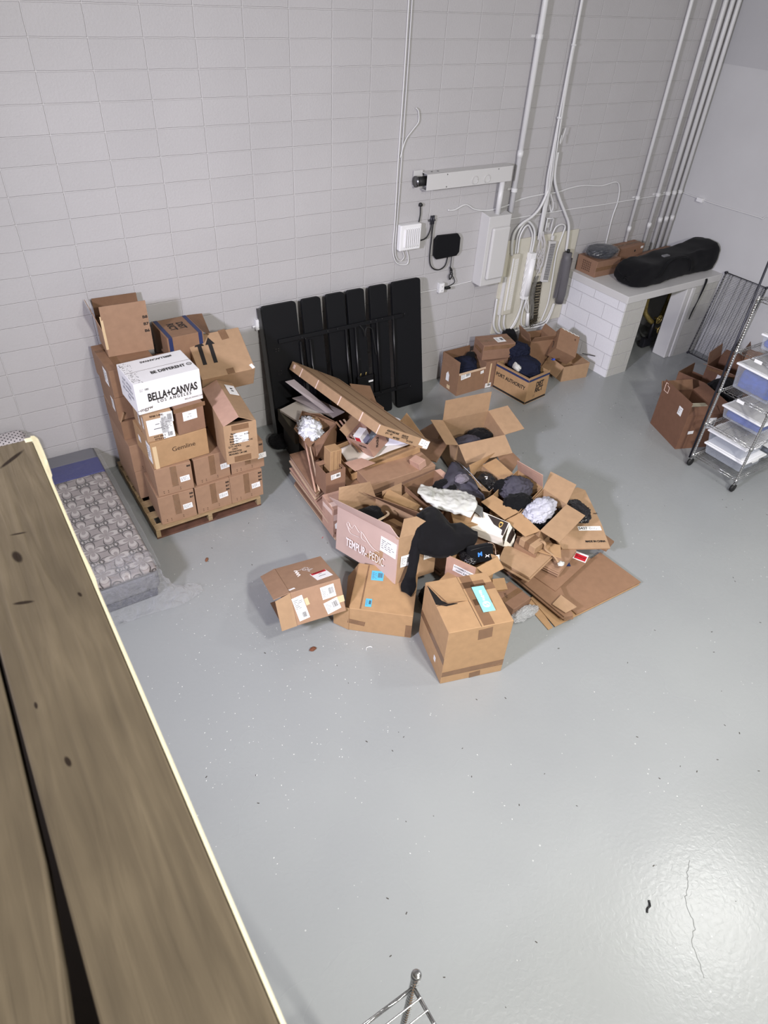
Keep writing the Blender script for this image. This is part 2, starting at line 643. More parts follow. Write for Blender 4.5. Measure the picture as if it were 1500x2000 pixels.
def ship_label(parent, fr, u, v, w, h, rot=0.0, seed=1, style=0, label=None, sheetm=None):
    o, M = sheet(parent, fr, u, v, w, h, sheetm or PAPER, rot, 'shipping_label', label)
    rnd = random.Random(seed)
    g = G()
    if style == 0:      # small text rows
        bars_geo(g, M, -w * 0.02, h * 0.02, w * 0.8, h * 0.65, 5, rnd, horiz=True)
    elif style == 1:    # barcode and rows
        bars_geo(g, M, w * 0.22, h * 0.05, w * 0.38, h * 0.5, 14, rnd)
        bars_geo(g, M, -w * 0.25, 0, w * 0.36, h * 0.7, 7, rnd, horiz=True)
    elif style == 2:    # handwriting: two short strokes of text
        bars_geo(g, M, 0, h * 0.16, w * 0.2, h * 0.14, 1, rnd, horiz=True)
        bars_geo(g, M, 0, -h * 0.12, w * 0.42, h * 0.16, 1, rnd, horiz=True)
    elif style == 3:    # tall label with barcode at its foot
        bars_geo(g, M, w * 0.12, -h * 0.3, w * 0.4, h * 0.22, 12, rnd)
        bars_geo(g, M, -w * 0.02, h * 0.2, w * 0.8, h * 0.42, 6, rnd, horiz=True)
    g.make('printing', INKG, o)
    return o


_txt_cache = {}


def text_geo(s, bold=0.0, spacing=1.0):
    key = (s, bold, spacing)
    if key in _txt_cache:
        return _txt_cache[key]
    cu = bpy.data.curves.new('txt', 'FONT')
    cu.body = s
    cu.align_x = 'CENTER'
    cu.align_y = 'CENTER'
    cu.size = 1
    cu.offset = bold
    cu.space_character = spacing
    cu.resolution_u = 3
    o = bpy.data.objects.new('txt', cu)
    COL.objects.link(o)
    dg = bpy.context.evaluated_depsgraph_get()
    dg.update()
    me = bpy.data.meshes.new_from_object(o.evaluated_get(dg))
    vs = [v.co.copy() for v in me.vertices]
    fs = [list(p.vertices) for p in me.polygons]
    bpy.data.objects.remove(o)
    bpy.data.curves.remove(cu)
    _txt_cache[key] = (vs, fs)
    return vs, fs


def text(parent, fr, u, v, size, s, m=None, rot=0.0, bold=0.0, sx=1.0, sy=1.0, spacing=1.0, name='lettering', lift=0.003, M=None):
    vs, fs = text_geo(s, bold, spacing)
    if M is None:
        M = fr_mat(fr, u, v, rot, lift)
    else:
        M = M @ Matrix.Translation((u, v, lift)) @ Matrix.Rotation(R(rot), 4, 'Z')
    S = Matrix.Diagonal((size * sx, size * sy, 1, 1))
    return link(name, [M @ (S @ p) for p in vs], fs, m or INK, parent)


def shell(w, d, h, t=CT, bot=True):
    g = G()
    g.box((-w / 2, -d / 2, 0), (w / 2, -d / 2 + t, h))
    g.box((-w / 2, d / 2 - t, 0), (w / 2, d / 2, h))
    g.box((-w / 2, -d / 2 + t, 0), (-w / 2 + t, d / 2 - t, h))
    g.box((w / 2 - t, -d / 2 + t, 0), (w / 2, d / 2 - t, h))
    if bot:
        g.box((-w / 2 + t, -d / 2 + t, 0), (w / 2 - t, d / 2 - t, t))
    return g


def carton(label, loc, rz, size, m=None, tx=0, ty=0, flaps=None, group=None, tape=None, fm=None, name='cardboard_box', cat='box', seam=None):
    """loc is the centre of the base; flaps {side: (length, degrees above outward, m or None)}"""
    w, d, h = size
    m = m or K_MID
    r = empty(name, loc, (R(tx), R(ty), R(rz)), label, cat, group)
    r['dims'] = 0
    del r['dims']
    if flaps is None:
        g = G().box((-w / 2, -d / 2, 0), (w / 2, d / 2, h))
        g.make('body', m, r, bevel=0.004)
        if seam:
            gg = G()
            if seam == 'x':
                gg.box((-w / 2 + .002, -0.0015, h), (w / 2 - .002, 0.0015, h + 0.0008))
            else:
                gg.box((-0.0015, -d / 2 + .002, h), (0.0015, d / 2 - .002, h + 0.0008))
            gg.make('seam', INKB, r)
    else:
        shell(w, d, h).make('body', m, r)
        for i, (sd, f) in enumerate(flaps.items()):
            L, ang = f[0], R(f[1])
            fmm = f[2] if len(f) > 2 and f[2] else (fm or m)
            O, U, W, N, fw, fh = frame(w, d, h, sd)
            out = N * math.cos(ang) + V((0, 0, 1)) * math.sin(ang)
            e = O + V((0, 0, h / 2)) - N * CT / 2
            a, b = e - U * (fw / 2 - .003), e + U * (fw / 2 - .003)
            ins = 0.006
            c, dd = e + U * (fw / 2 - ins) + out * L, e - U * (fw / 2 - ins) + out * L
            plate('flap', (a, b, c, dd), CT, fmm, r, seed=i + len(label), bend=0.006)
    if tape:
        for tp in tape:
            tape_on(r, size, tp)
    return r


def tape_on(r, size, tp):
    """tp: 'x' or 'y' across the top with ends down the sides, or (side, u, v, w, h, rot)"""
    w, d, h = size
    tw = 0.05
    if tp in ('x', 'y'):
        L = w if tp == 'x' else d
        g = G()
        if tp == 'x':
            g.box((-w / 2 - .001, -tw / 2, h), (w / 2 + .001, tw / 2, h + .0012))
            g.box((-w / 2 - .0012, -tw / 2, h - .07), (-w / 2, tw / 2, h + .0012))
            g.box((w / 2, -tw / 2, h - .07), (w / 2 + .0012, tw / 2, h + .0012))
        else:
            g.box((-tw / 2, -d / 2 - .001, h), (tw / 2, d / 2 + .001, h + .0012))
            g.box((-tw / 2, -d / 2 - .0012, h - .07), (tw / 2, -d / 2, h + .0012))
            g.box((-tw / 2, d / 2, h - .07), (tw / 2, d / 2 + .0012, h + .0012))
        g.make('tape', TAPE, r)
    else:
        sd, u, v, a, b = tp[:5]
        rot = tp[5] if len(tp) > 5 else 0
        mm = tp[6] if len(tp) > 6 else TAPE
        sheet(r, frame(w, d, h, sd), u, v, a, b, mm, rot, 'tape', lift=0.0006, t=0.0008)


def qbox(label, rim, zb, flaps, m, fm=None, group=None, shrink=0.0, zbl=None, name='cardboard_box', cat='box'):
    """open carton given by its four world rim corners, going round; flaps [edge, tip at start, tip at end]"""
    rim = [V(p) for p in rim]
    c = sum(rim, V((0, 0, 0))) / 4
    r = empty(name, (c.x, c.y, zb), (0, 0, 0), label, cat, group)
    bt = [V((p.x + (c.x - p.x) * shrink, p.y + (c.y - p.y) * shrink, zb)) for p in rim]
    g = G()
    for i in range(4):
        j = (i + 1) % 4
        plate_geo(g, (bt[i], bt[j], rim[j], rim[i]), CT, 4, 0, i)
    plate_geo(g, (bt[0], bt[1], bt[2], bt[3]), CT, 1)
    g.make('body', m, r, world=True)
    for f in flaps:
        i = f[0]
        j = (i + 1) % 4
        plate('flap', (rim[i], rim[j], V(f[2]), V(f[1])), CT, f[3] if len(f) > 3 else (fm or m), r, world=True, bend=0.006, seed=i)
    return r


def slab(label, poly, t, m, name='flattened_box', cat='flattened box', group=None, layers=1, alt=None):
    """a flattened carton (or several folded layers of it) lying on a world polygon; t is the total thickness below"""
    pts = [V(p) for p in poly]
    c = sum(pts, V((0, 0, 0))) / len(pts)
    n = V((0, 0, 0))
    for i in range(len(pts)):
        a, b = pts[i], pts[(i + 1) % len(pts)]
        n += V(((a.y - b.y) * (a.z + b.z), (a.z - b.z) * (a.x + b.x), (a.x - b.x) * (a.y + b.y)))
    n.normalize()
    if n.z < 0:
        pts = pts[::-1]
        n = -n
    zb = min(p.z for p in pts) - t
    r = empty(name, (c.x, c.y, max(0.0, zb)), (0, 0, 0), label, cat, group)
    lt = t / (layers * 1.35 - 0.35)
    rnd = random.Random(len(label))
    for k in range(layers):
        sh = V((rnd.uniform(-1, 1) * 0.012, rnd.uniform(-1, 1) * 0.012, 0)) if k else V((0, 0, 0))
        q = [p + sh - n * (k * lt * 1.35) for p in pts]
        G().prism(q, -n, lt).make('panel', (alt[k % len(alt)] if alt and k else m), r, world=True, bevel=0.0015, segs=1)
    return r


# ================================================================== the room
def struct(name, lo, hi, m, label=None):
    o = G().box(lo, hi).make(name, m)
    o['kind'] = 'structure'
    if label:
        o['label'] = label
    return o


struct('floor', (-4.2, -11.2, -0.2), (8.2, 0.2, 0.0), M_FLOOR, 'glossy pale grey painted concrete floor')
struct('wall_back', (-4.2, 0.0, 0.0), (8.0, 0.2, 8.4), M_BACK, 'white painted concrete block wall in stack bond')
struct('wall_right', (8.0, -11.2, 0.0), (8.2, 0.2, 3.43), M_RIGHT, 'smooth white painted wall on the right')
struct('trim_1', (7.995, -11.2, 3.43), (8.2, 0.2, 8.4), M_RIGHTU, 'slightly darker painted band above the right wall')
struct('wall_left', (-4.4, -11.2, 0.0), (-4.2, 0.2, 8.4), M_RIGHT)
struct('wall_front', (-4.4, -11.4, 0.0), (8.2, -11.2, 8.4), M_RIGHT)
struct('ceiling', (-4.4, -11.4, 8.4), (8.2, 0.2, 8.6), M_CEIL)
struct('floor_mezzanine', (-4.2, -11.2, 2.25), (-1.0, -5.0, 2.44), M_CEIL, 'raised platform the view is taken from')
struct('wall_mezzanine', (-1.20, -11.2, 2.44), (-1.005, -5.02, 3.38), mat('plank_gap_shade', srgb(60, 50, 40), rough=.8))  # dark colour stands in for shade in the gap between rail planks


# ---- floor crack and litter
g = G()
crack = [(1.763, -5.767), (1.685, -5.81), (1.624, -5.862), (1.56, -5.893), (1.513, -5.948), (1.476, -6.022), (1.389, -6.069), (1.362, -6.122), (1.301, -6.219)]
cp = catmull([(x, y, 0.0) for x, y in crack], 5)
for i, p in enumerate(cp):
    p.x += noise.noise(V((i * .9, 1, 0))) * .012
    p.y += noise.noise(V((i * .9, 7, 0))) * .012
for a, b in zip(cp[:-1], cp[1:]):
    t = (b - a).normalized()
    s = V((-t.y, t.x, 0)) * 0.0022
    g.add([a - s + V((0, 0, .0006)), b - s + V((0, 0, .0006)), b + s + V((0, 0, .0006)), a + s + V((0, 0, .0006))], [(0, 1, 2, 3)])
o = g.make('floor_crack', mat('crack_grey', srgb(120, 122, 122), rough=0.7))
o['kind'] = 'structure'
o['label'] = 'fine branching crack in the floor paint'

rnd = random.Random(5)
g = G()
for i in range(460):
    if rnd.random() < 0.6:
        x, y = rnd.gauss(0.25, 0.55), rnd.gauss(-3.1, 0.75)
    else:
        x, y = rnd.uniform(-0.8, 6.5), rnd.uniform(-6.4, -0.7)
    if x < -0.85:
        continue
    s = rnd.uniform(0.0015, 0.0042)
    a = rnd.uniform(0, 6.28)
    M = Matrix.Translation((x, y, 0)) @ Matrix.Rotation(a, 4, 'Z')
    g.box((-s, -s * 0.5, 0), (s, s * 0.5, 0.0012), M)
o = g.make('paint_chips', mat('chip_white', srgb(225, 225, 222), rough=0.5))
setp(o, 'tiny white paint chips scattered over the grey floor', 'paint chips', None, 'stuff')
g = G()
for i in range(130):
    x, y = rnd.uniform(-0.8, 6.3), rnd.uniform(-6.4, -0.6)
    s = rnd.uniform(0.002, 0.005)
    M = Matrix.Translation((x, y, 0)) @ Matrix.Rotation(rnd.uniform(0, 6.28), 4, 'Z')
    g.box((-s * 1.6, -s * 0.6, 0), (s * 1.6, s * 0.6, 0.0015), M)
o = g.make('grit', mat('grit_dark', srgb(70, 66, 62), rough=0.8))
setp(o, 'small dark grit specks lying all over the floor', 'grit', None, 'stuff')

o = G().tube(catmull([(1.29, -5.83, .006), (1.31, -5.815, .008), (1.33, -5.815, .01), (1.345, -5.80, .006), (1.352, -5.79, .01)], 5), 0.0055, 8).make('plastic_clip', BLACKGLOSS, None, True)
setp(o, 'small black twisted plastic clip on the floor near the crack', 'clip')
o = crumple('dry_leaf', (0.52, -3.14, 0.008), (0.024, 0.014, 0.008), mat('leaf_brown', srgb(110, 66, 44), rough=.8), seed=3, amp=.5)
setp(o, 'small brown leaf scrap on the floor in front of the marker-scribbled box', 'leaf')
o = G().tube(catmull([(0.88, -3.36, .004), (0.895, -3.34, .004), (0.925, -3.345, .004), (0.935, -3.36, .004)], 5), 0.003, 6).make('plastic_strip', WPLAST, None, True)
setp(o, 'small curled white plastic strip on the floor by the blue-labelled box', 'strip')
o = crumple('wood_splinter', (0.18, -1.78, 0.006), (0.022, 0.010, 0.005), mat('splinter', srgb(128, 84, 60), rough=.8), seed=7, amp=.5, rot=1.0)
setp(o, 'brown wood splinter lying between the pallet and the mattress', 'splinter')
o = G().box((-0.012, -0.002, 0), (0.012, 0.002, 0.002), Matrix.Translation((1.22, -2.02, 0)) @ Matrix.Rotation(.6, 4, 'Z')).make('red_scrap', REDP)
setp(o, 'tiny red plastic scrap left of the big pink-lit mattress carton', 'scrap')

# ================================================================== wooden rail in the foreground
def rail_wood():
    m = bpy.data.materials.new('worn_wood')
    m.use_nodes = True
    nt = m.node_tree
    p = nt.nodes['Principled BSDF']
    p.inputs['Roughness'].default_value = 0.75
    p.inputs['Specular IOR Level'].default_value = 0.25
    tc = nd(nt, 'TexCoord')
    mp = nd(nt, 'Mapping')
    mp.inputs['Scale'].default_value = (70, 5.0, 70)
    nt.links.new(tc.outputs['Object'], mp.inputs[0])
    n = nd(nt, 'TexNoise')
    n.inputs['Scale'].default_value = 1.0
    n.inputs['Detail'].default_value = 7
    n.inputs['Distortion'].default_value = 0.5
    nt.links.new(mp.outputs[0], n.inputs['Vector'])
    n2 = nd(nt, 'TexNoise')
    n2.inputs['Scale'].default_value = 9
    nt.links.new(tc.outputs['Object'], n2.inputs['Vector'])
    cr = nd(nt, 'ValToRGB')
    cr.color_ramp.elements[0].position = 0.3
    cr.color_ramp.elements[0].color = srgb(88, 78, 64)
    cr.color_ramp.elements[1].position = 0.7
    cr.color_ramp.elements[1].color = srgb(116, 104, 86)
    e = cr.color_ramp.elements.new(0.5)
    e.color = srgb(101, 90, 74)
    nt.links.new(mth(nt, 'ADD', mth(nt, 'MULTIPLY', n.outputs[0], 0.7), mth(nt, 'MULTIPLY', n2.outputs[0], 0.3)), cr.inputs[0])
    last = cr.outputs[0]
    # knots and gouges: (x, y, rx, ry, angle)
    sp = nd(nt, 'SeparateXYZ')
    nt.links.new(tc.outputs['Object'], sp.inputs[0])
    for (kx, ky, rx, ry, an) in [(k[0] + 1.05, k[1] + 6.6) + k[2:] for k in KNOTS]:
        dx = mth(nt, 'SUBTRACT', sp.outputs[0], kx)
        dy = mth(nt, 'SUBTRACT', sp.outputs[1], ky)
        ca, sa = math.cos(an), math.sin(an)
        a = mth(nt, 'ADD', mth(nt, 'MULTIPLY', dx, ca / rx), mth(nt, 'MULTIPLY', dy, sa / rx))
        b = mth(nt, 'ADD', mth(nt, 'MULTIPLY', dx, -sa / ry), mth(nt, 'MULTIPLY', dy, ca / ry))
        r2 = mth(nt, 'ADD', mth(nt, 'MULTIPLY', a, a), mth(nt, 'MULTIPLY', b, b))
        r2 = mth(nt, 'ADD', r2, mth(nt, 'MULTIPLY', mth(nt, 'SUBTRACT', n2.outputs[0], .5), 1.2))
        f = nd(nt, 'MapRange')
        f.inputs[1].default_value = 1.3
        f.inputs[2].default_value = 0.5
        nt.links.new(r2, f.inputs[0])
        mx = nd(nt, 'Mix', data_type='RGBA')
        nt.links.new(f.outputs[0], mx.inputs[0])
        nt.links.new(last, mx.inputs[6])
        mx.inputs[7].default_value = srgb(40, 30, 22)
        last = mx.outputs[2]
    nt.links.new(last, p.inputs['Base Color'])
    b = nd(nt, 'Bump')
    b.inputs['Distance'].default_value = 0.003
    b.inputs['Strength'].default_value = 0.5
    nt.links.new(n.outputs[0], b.inputs['Height'])
    nt.links.new(b.outputs[0], p.inputs['Normal'])
    return m


KNOTS = [(-1.022, -5.012, .030, .0045, .72), (-1.060, -5.277, .006, .015, .15), (-1.049, -5.2235, .012, .002, -.2), (-1.07, -5.378, .013, .003, -.33),
         (-1.075, -5.655, .003, .008, .15), (-1.0, -5.40, .002, .005, .2), (-1.036, -5.985, .003, .009, .9), (-1.090, -5.56, .002, .006, 0)]
RAILW = rail_wood()
CREAM = mat('cream_paint', srgb(232, 222, 190), rough=0.45, bump=0.3, bscale=60)
rail = empty('handrail', (-1.05, -6.6, 2.44), (0, 0, 0), 'worn brown wooden rail of two planks with a cream painted edge, in the foreground', 'handrail')


def plank(poly, z0, z1, m, name='plank', nm=RAILW, bev=0.003):
    return G().prism([(x, y, z0) for x, y in poly], (0, 0, 1), z1 - z0).make(name, nm, rail, world=True, bevel=bev)


plank([(-0.979, -11), (-0.979, -4.957), (-1.11, -4.957), (-1.1135, -5.4), (-1.1085, -6.2), (-1.104, -11)], 3.46, 3.5, None)
plank([(-1.16, -11), (-1.147, -6.2), (-1.139, -5.95), (-1.128, -5.85), (-1.121, -5.75), (-1.1185, -5.55), (-1.117, -4.96), (-1.25, -4.96), (-1.25, -11)], 3.46, 3.5, None)
# cream painted edge with its lump of paint at the end
prof = [(-4.95, .010), (-4.957, .011), (-5.00, .0112), (-5.035, .0105), (-5.05, .0065), (-5.065, .0045), (-5.085, .0060), (-5.11, .0050), (-5.3, .0047), (-5.345, .0062), (-5.37, .0064), (-5.39, .0045), (-5.6, .0050), (-5.9, .0046), (-6.5, .0045), (-11, .0045)]
st = []
for (y, wd) in prof:
    x = -0.9785
    st.append([(x, y, 3.5006), (x + wd * .6, y, 3.4995), (x + wd, y, 3.494), (x + wd, y, 3.462), (x, y, 3.458)])
g = G()
vs = [p for r_ in st for p in r_]
fs = []
for i in range(len(st) - 1):
    for k in range(5):
        k2 = (k + 1) % 5
        fs.append((i * 5 + k, i * 5 + k2, (i + 1) * 5 + k2, (i + 1) * 5 + k))
fs.append((0, 1, 2, 3, 4))
fs.append(tuple((len(st) - 1) * 5 + k for k in (4, 3, 2, 1, 0)))
g.add(vs, fs)
g.make('painted_edge', CREAM, rail, False, True)
ped = G()
ped.box((-0.990, -4.968, 3.4995), (-0.9775, -4.955, 3.5012))
ped.make('paint_dab', CREAM, rail, world=True, bevel=0.001)

# ================================================================== wire rack below, at the lower frame edge
def wire_shelf_geo(g, x0, y0, x1, y1, z, wires_along='y', step=0.022, thick=0.0022, truss=True):
    """edge truss of two wires with zigzag, closely spaced top wires and cross runners"""
    fr = 0.0032
    for zz in ((z, z - 0.028) if truss else (z,)):
        g.tube([(x0, y0, zz), (x1, y0, zz)], fr, 6)
        g.tube([(x0, y1, zz), (x1, y1, zz)], fr, 6)
        g.tube([(x0, y0, zz), (x0, y1, zz)], fr, 6)
        g.tube([(x1, y0, zz), (x1, y1, zz)], fr, 6)
    if truss:
        for (a, b) in (((x0, y0), (x1, y0)), ((x0, y1), (x1, y1)), ((x0, y0), (x0, y1)), ((x1, y0), (x1, y1))):
            L = math.hypot(b[0] - a[0], b[1] - a[1])
            k = max(2, int(L / 0.05))
            pts = []
            for i in range(k + 1):
                t = i / k
                pts.append((a[0] + (b[0] - a[0]) * t, a[1] + (b[1] - a[1]) * t, z - (0.028 if i % 2 else 0)))
            g.tube(pts, 0.0024, 5)
    if wires_along == 'y':
        n = int((x1 - x0) / step)
        for i in range(1, n):
            x = x0 + (x1 - x0) * i / n
            g.tube([(x, y0, z + .003), (x, y1, z + .003)], thick, 5, False)
        m = max(2, int(abs(y1 - y0) / 0.16))
        for i in range(1, m):
            y = y0 + (y1 - y0) * i / m
            g.tube([(x0, y, z), (x1, y, z)], thick * 1.3, 5, False)
    else:
        n = int(abs(y1 - y0) / step)
        for i in range(1, n):
            y = y0 + (y1 - y0) * i / n
            g.tube([(x0, y, z + .003), (x1, y, z + .003)], thick, 5, False)
        m = max(2, int((x1 - x0) / 0.16))
        for i in range(1, m):
            x = x0 + (x1 - x0) * i / m
            g.tube([(x, y0, z), (x, y1, z)], thick * 1.3, 5, False)


def post_geo(g, x, y, z0, z1, r=0.0127):
    pts, rr = [], []
    z = z0
    while z < z1 - 0.001:
        zz = min(z + 0.0254, z1)
        pts += [(x, y, z), (x, y, zz - 0.004), (x, y, zz - 0.002)]
        rr += [r, r, r * 0.86]
        z = zz
    pts.append((x, y, z1))
    rr.append(r)
    g.tube(pts, rr, 12)


rk = empty('wire_rack', (-0.735, -6.3, 0), (0, 0, 0), 'chrome wire rack directly below the rail, only its top corner in view', 'rack')
for (x, y) in ((-0.508, -5.752), (-0.96, -5.752), (-0.508, -6.65), (-0.96, -6.65)):
    g = G()
    post_geo(g, x, y, 0.0, 2.0)
    g.tube([(x, y, 1.99), (x, y, 2.012), (x, y, 2.018)], [0.0155, 0.0155, 0.010], 14)
    g.make('post', CHROME, rk, True, True)
for z in (1.94, 1.3, 0.7, 0.15):
    g = G()
    wire_shelf_geo(g, -0.955, -6.645, -0.513, -5.757, z, 'x', 0.034, 0.0028)
    g.make('wire_shelf', CHROME, rk, True, True)
c = carton('small tan box on the rack below the rail, at the bottom frame edge', (-0.66, -5.97, 1.33), 20, (0.22, 0.16, 0.30), K_GOLD, tape=['x'])

# ================================================================== back wall fittings
def on_wall(pts, y=-0.012):
    return [(x, y, z) for x, z in pts]


def cable(label, pts, r, m, y=-0.012, cat='cable', name='cable', group=None, k=6):
    o = G().tube(catmull(on_wall(pts, y), k), r, 8).make(name, m, None, True)
    return setp(o, label, cat, group)


def pipe(label, x, z0, z1, r, y=-0.05, straps=(), m=None, cat='pipe', joints=(), x2=None):
    x2 = x if x2 is None else x2
    t = empty('conduit_pipe', (x, y, z0), (0, 0, 0), label, cat, None)
    G().tube([(x, y, z0), (x2, y, z1)], r, 14).make('tube', m or WPAINT2, t, True, True)
    for z in straps:
        xx = x + (x2 - x) * (z - z0) / (z1 - z0)
        g = G()
        g.tube([(xx, y, z - .02), (xx, y, z + .02)], r + .006, 14)
        g.box((xx - r - .03, -.012, z - .012), (xx + r + .03, -.001, z + .012))
        g.make('strap', WPAINT2, t, False, True)
    for z in joints:
        xx = x + (x2 - x) * (z - z0) / (z1 - z0)
        G().tube([(xx, y, z - .035), (xx, y, z + .035)], r + .004, 14).make('coupling', WPAINT2, t, True, True)
    return t


pipe('thick white conduit running from the top of the frame down past the raceway', 4.80, 2.0, 6.2, 0.030, -.06, (3.69, 2.25), joints=(2.62,))
pipe('short white conduit stub between the raceway and the panel cover', 4.56, 2.0, 2.37, 0.030, -.10)
for (x, lab, r, zb) in ((7.05, 'first slim white conduit left of the corner pipes', .022, 1.135), (7.46, 'second slim white conduit left of the corner pipes', .024, 1.135)):
    pipe(lab, x, zb, 6.2, r, -.045, (1.95,), joints=(1.55,))
for i, (x, lab) in enumerate(((7.66, 'leftmost of the three tight corner pipes'), (7.79, 'middle one of the three tight corner pipes'), (7.915, 'rightmost of the three tight corner pipes'))):
    pipe(lab, x, 1.135, 6.2, .027, -.05, (1.95,), joints=(1.6,))

# long raceway trough, open at its left end
t = empty('wiring_trough', (4.06, 0, 2.37), (0, 0, 0), 'long white metal wiring trough with an open left end, high on the wall', 'trough')
g = G()
x0, x1, z0, z1, dd = 3.49, 4.66, 2.37, 2.53, 0.13
g.box((x0, -dd, z0), (x1, -dd + .004, z1))
g.box((x0, -dd, z1 - .004), (x1, 0, z1))
g.box((x0, -dd, z0), (x1, 0, z0 + .004))
g.box((x1 - .004, -dd, z0), (x1, 0, z1))
g.box((x0, -.006, z0), (x1, 0, z1))
g.make('trough_body', WPAINT, t, world=True, bevel=.002)
g = G().box((3.39, -.03, 2.40), (3.50, -.02, 2.55))
g.make('end_plate', WPAINT, t, world=True)
g = G().tube([(3.40, -.07, 2.455), (3.52, -.07, 2.455)], .045, 16)
g.make('open_end', RUBBER, t, True, True)
G().tube([(3.385, -.07, 2.455), (3.40, -.07, 2.455)], .055, 16).make('collar', STEEL, t, True, True)
for x in (4.13, 4.30):
    g = G()
    g.tube([(x + .04 * math.cos(a), -dd - .004, 2.425 + .04 * math.sin(a)) for a in [i * math.pi / 10 for i in range(21)]], .004, 6)
    g.make('knockout', WPAINT, t, True, True)
for x, z in ((3.75, 2.51), (3.75, 2.39), (4.45, 2.51)):
    G().tube([(x, -dd - .003, z), (x, -dd, z)], .006, 8).make('screw', STEEL, t, True, True)
for x in (4.02, 4.10):
    G().tube([(3.60 + (x - 4.02), -.05, 2.525), (3.60 + (x - 4.02), -.05, 2.532)], .012, 8).make('top_screw', STEEL, t, True, True)

# ribbed white module with its cables
t = empty('network_box', (3.38, 0, 1.76), (0, 0, 0), 'white ribbed plastic network box on the wall', 'box')
G().box((3.245, -.07, 1.762), (3.52, 0, 2.03)).make('housing', WPLAST, t, world=True, bevel=.012)
g = G()
for i in range(8):
    x = 3.30 + i * .026
    g.box((x, -.092, 1.80), (x + .011, -.066, 1.99))
g.make('ribs', WPLAST, t, world=True, bevel=.003)
cable('white cable dropping from the frame top past the network box', [(3.206, 6.2), (3.206, 3.942), (3.205, 3.3), (3.196, 2.6), (3.20, 2.077), (3.195, 1.80), (3.23, 1.66), (3.30, 1.60), (3.40, 1.59), (3.41, 1.66), (3.37, 1.77)], .007, WPAINT2)
cable('second white cable beside the network box, looping under it', [(3.236, 6.2), (3.236, 3.9), (3.232, 3.0), (3.226, 2.3), (3.218, 1.85), (3.235, 1.70), (3.30, 1.64), (3.345, 1.68), (3.31, 1.77)], .005, WPAINT2, -.02)
cable('short white cable curling off the drop cable towards a wall hole', [(3.36, 3.11), (3.395, 3.08), (3.405, 2.99), (3.34, 2.92), (3.26, 2.83), (3.213, 2.68)], .006, WPAINT2, -.02)
# antenna panel with black cables
t = empty('antenna_panel', (3.92, 0, 1.6), (0, 0, 0), 'black square panel antenna with cut corners on the wall', 'antenna')
pl = [(3.745, -.05, 1.64), (3.785, -.05, 1.595), (4.07, -.05, 1.60), (4.105, -.05, 1.64), (4.10, -.05, 1.80), (4.06, -.05, 1.85), (3.78, -.05, 1.86), (3.74, -.05, 1.82)]
G().prism(pl, (0, 1, 0), .035).make('panel', BLACKMET, t, world=True, bevel=.006)
G().box((3.90, -.02, 1.70), (3.96, 0, 1.76)).make('bracket', BLACKMET, t, world=True)
cable('black cable from the wall hole to the network box', [(3.515, 2.20), (3.522, 2.11), (3.511, 2.03), (3.505, 1.98)], .006, RUBBER, -.02)
crm = crumple('cable_gland', (3.515, -.02, 2.205), (.022, .02, .022), RUBBER, seed=9, amp=.4, sub=2)
setp(crm, 'lumpy black cable gland on the wall above the network box', 'cable gland')
cable('black cable from the twin wall clamps to the network box', [(3.67, 2.06), (3.672, 1.95), (3.63, 1.86), (3.56, 1.835), (3.52, 1.84)], .007, RUBBER, -.03)
cable('black cable looping from the wall clamps under the antenna panel', [(3.70, 2.06), (3.697, 1.85), (3.697, 1.62), (3.74, 1.51), (3.84, 1.465), (3.93, 1.50), (3.958, 1.60)], .007, RUBBER, -.03)
t = empty('cable_clamp', (3.685, 0, 2.03), (0, 0, 0), 'twin metal cable clamps above the antenna loop', 'clamp')
G().box((3.645, -.03, 2.02), (3.73, 0, 2.035)).make('bar', STEEL, t, world=True)
for x in (3.67, 3.70):
    G().tube([(x, -.03, 1.99), (x, -.03, 2.08)], .011, 8).make('fitting', DARKWIRE, t, True, True)
t = empty('power_lead', (4.05, -.03, 1.25), (0, 0, 0), 'black power lead bundled under the antenna and plugged into the low outlet', 'cable')
G().tube(catmull(on_wall([(4.012, 1.60), (4.012, 1.47), (4.02, 1.40), (4.06, 1.36), (4.10, 1.30), (4.09, 1.27), (4.03, 1.25), (3.96, 1.24)], -.035), 6), .005, 8).make('lead', RUBBER, t, True, True)
G().tube(catmull([(4.00, -.04, 1.48), (4.03, -.05, 1.43), (3.995, -.05, 1.38), (4.02, -.04, 1.33), (4.04, -.05, 1.39), (4.0, -.04, 1.47)], 6), .007, 8).make('bundle', RUBBER, t, True, True)
G().box((3.955, -.075, 1.225), (4.02, -.03, 1.25)).make('plug', RUBBER, t, world=True, bevel=.004)


def outlet(label, x, z, surface=True):
    t = empty('power_outlet', (x, 0, z), (0, 0, 0), label, 'power outlet')
    G().box((x - .036, -.05, z - .058), (x + .036, 0, z + .058)).make('box', WPAINT2, t, world=True, bevel=.004)
    G().box((x - .032, -.056, z - .052), (x + .032, -.05, z + .052)).make('cover_plate', WPLAST, t, world=True, bevel=.003)
    for s in (-1, 1):
        k = G().box((x - .016, -.0585, z + s * .024 - .014), (x + .016, -.056, z + s * .024 + .014)).make('socket', WPLAST, t, world=True, bevel=.003)
        g = G()
        for q in (-.006, .006):
            g.box((x + q - .0012, -.0592, z + s * .024 - .004), (x + q + .0012, -.0582, z + s * .024 + .006))
        g.tube([(x, -.0592, z + s * .024 - .009), (x, -.0582, z + s * .024 - .009)], .0025, 8)
        g.make('slots', RUBBER, k, world=True)
    return t


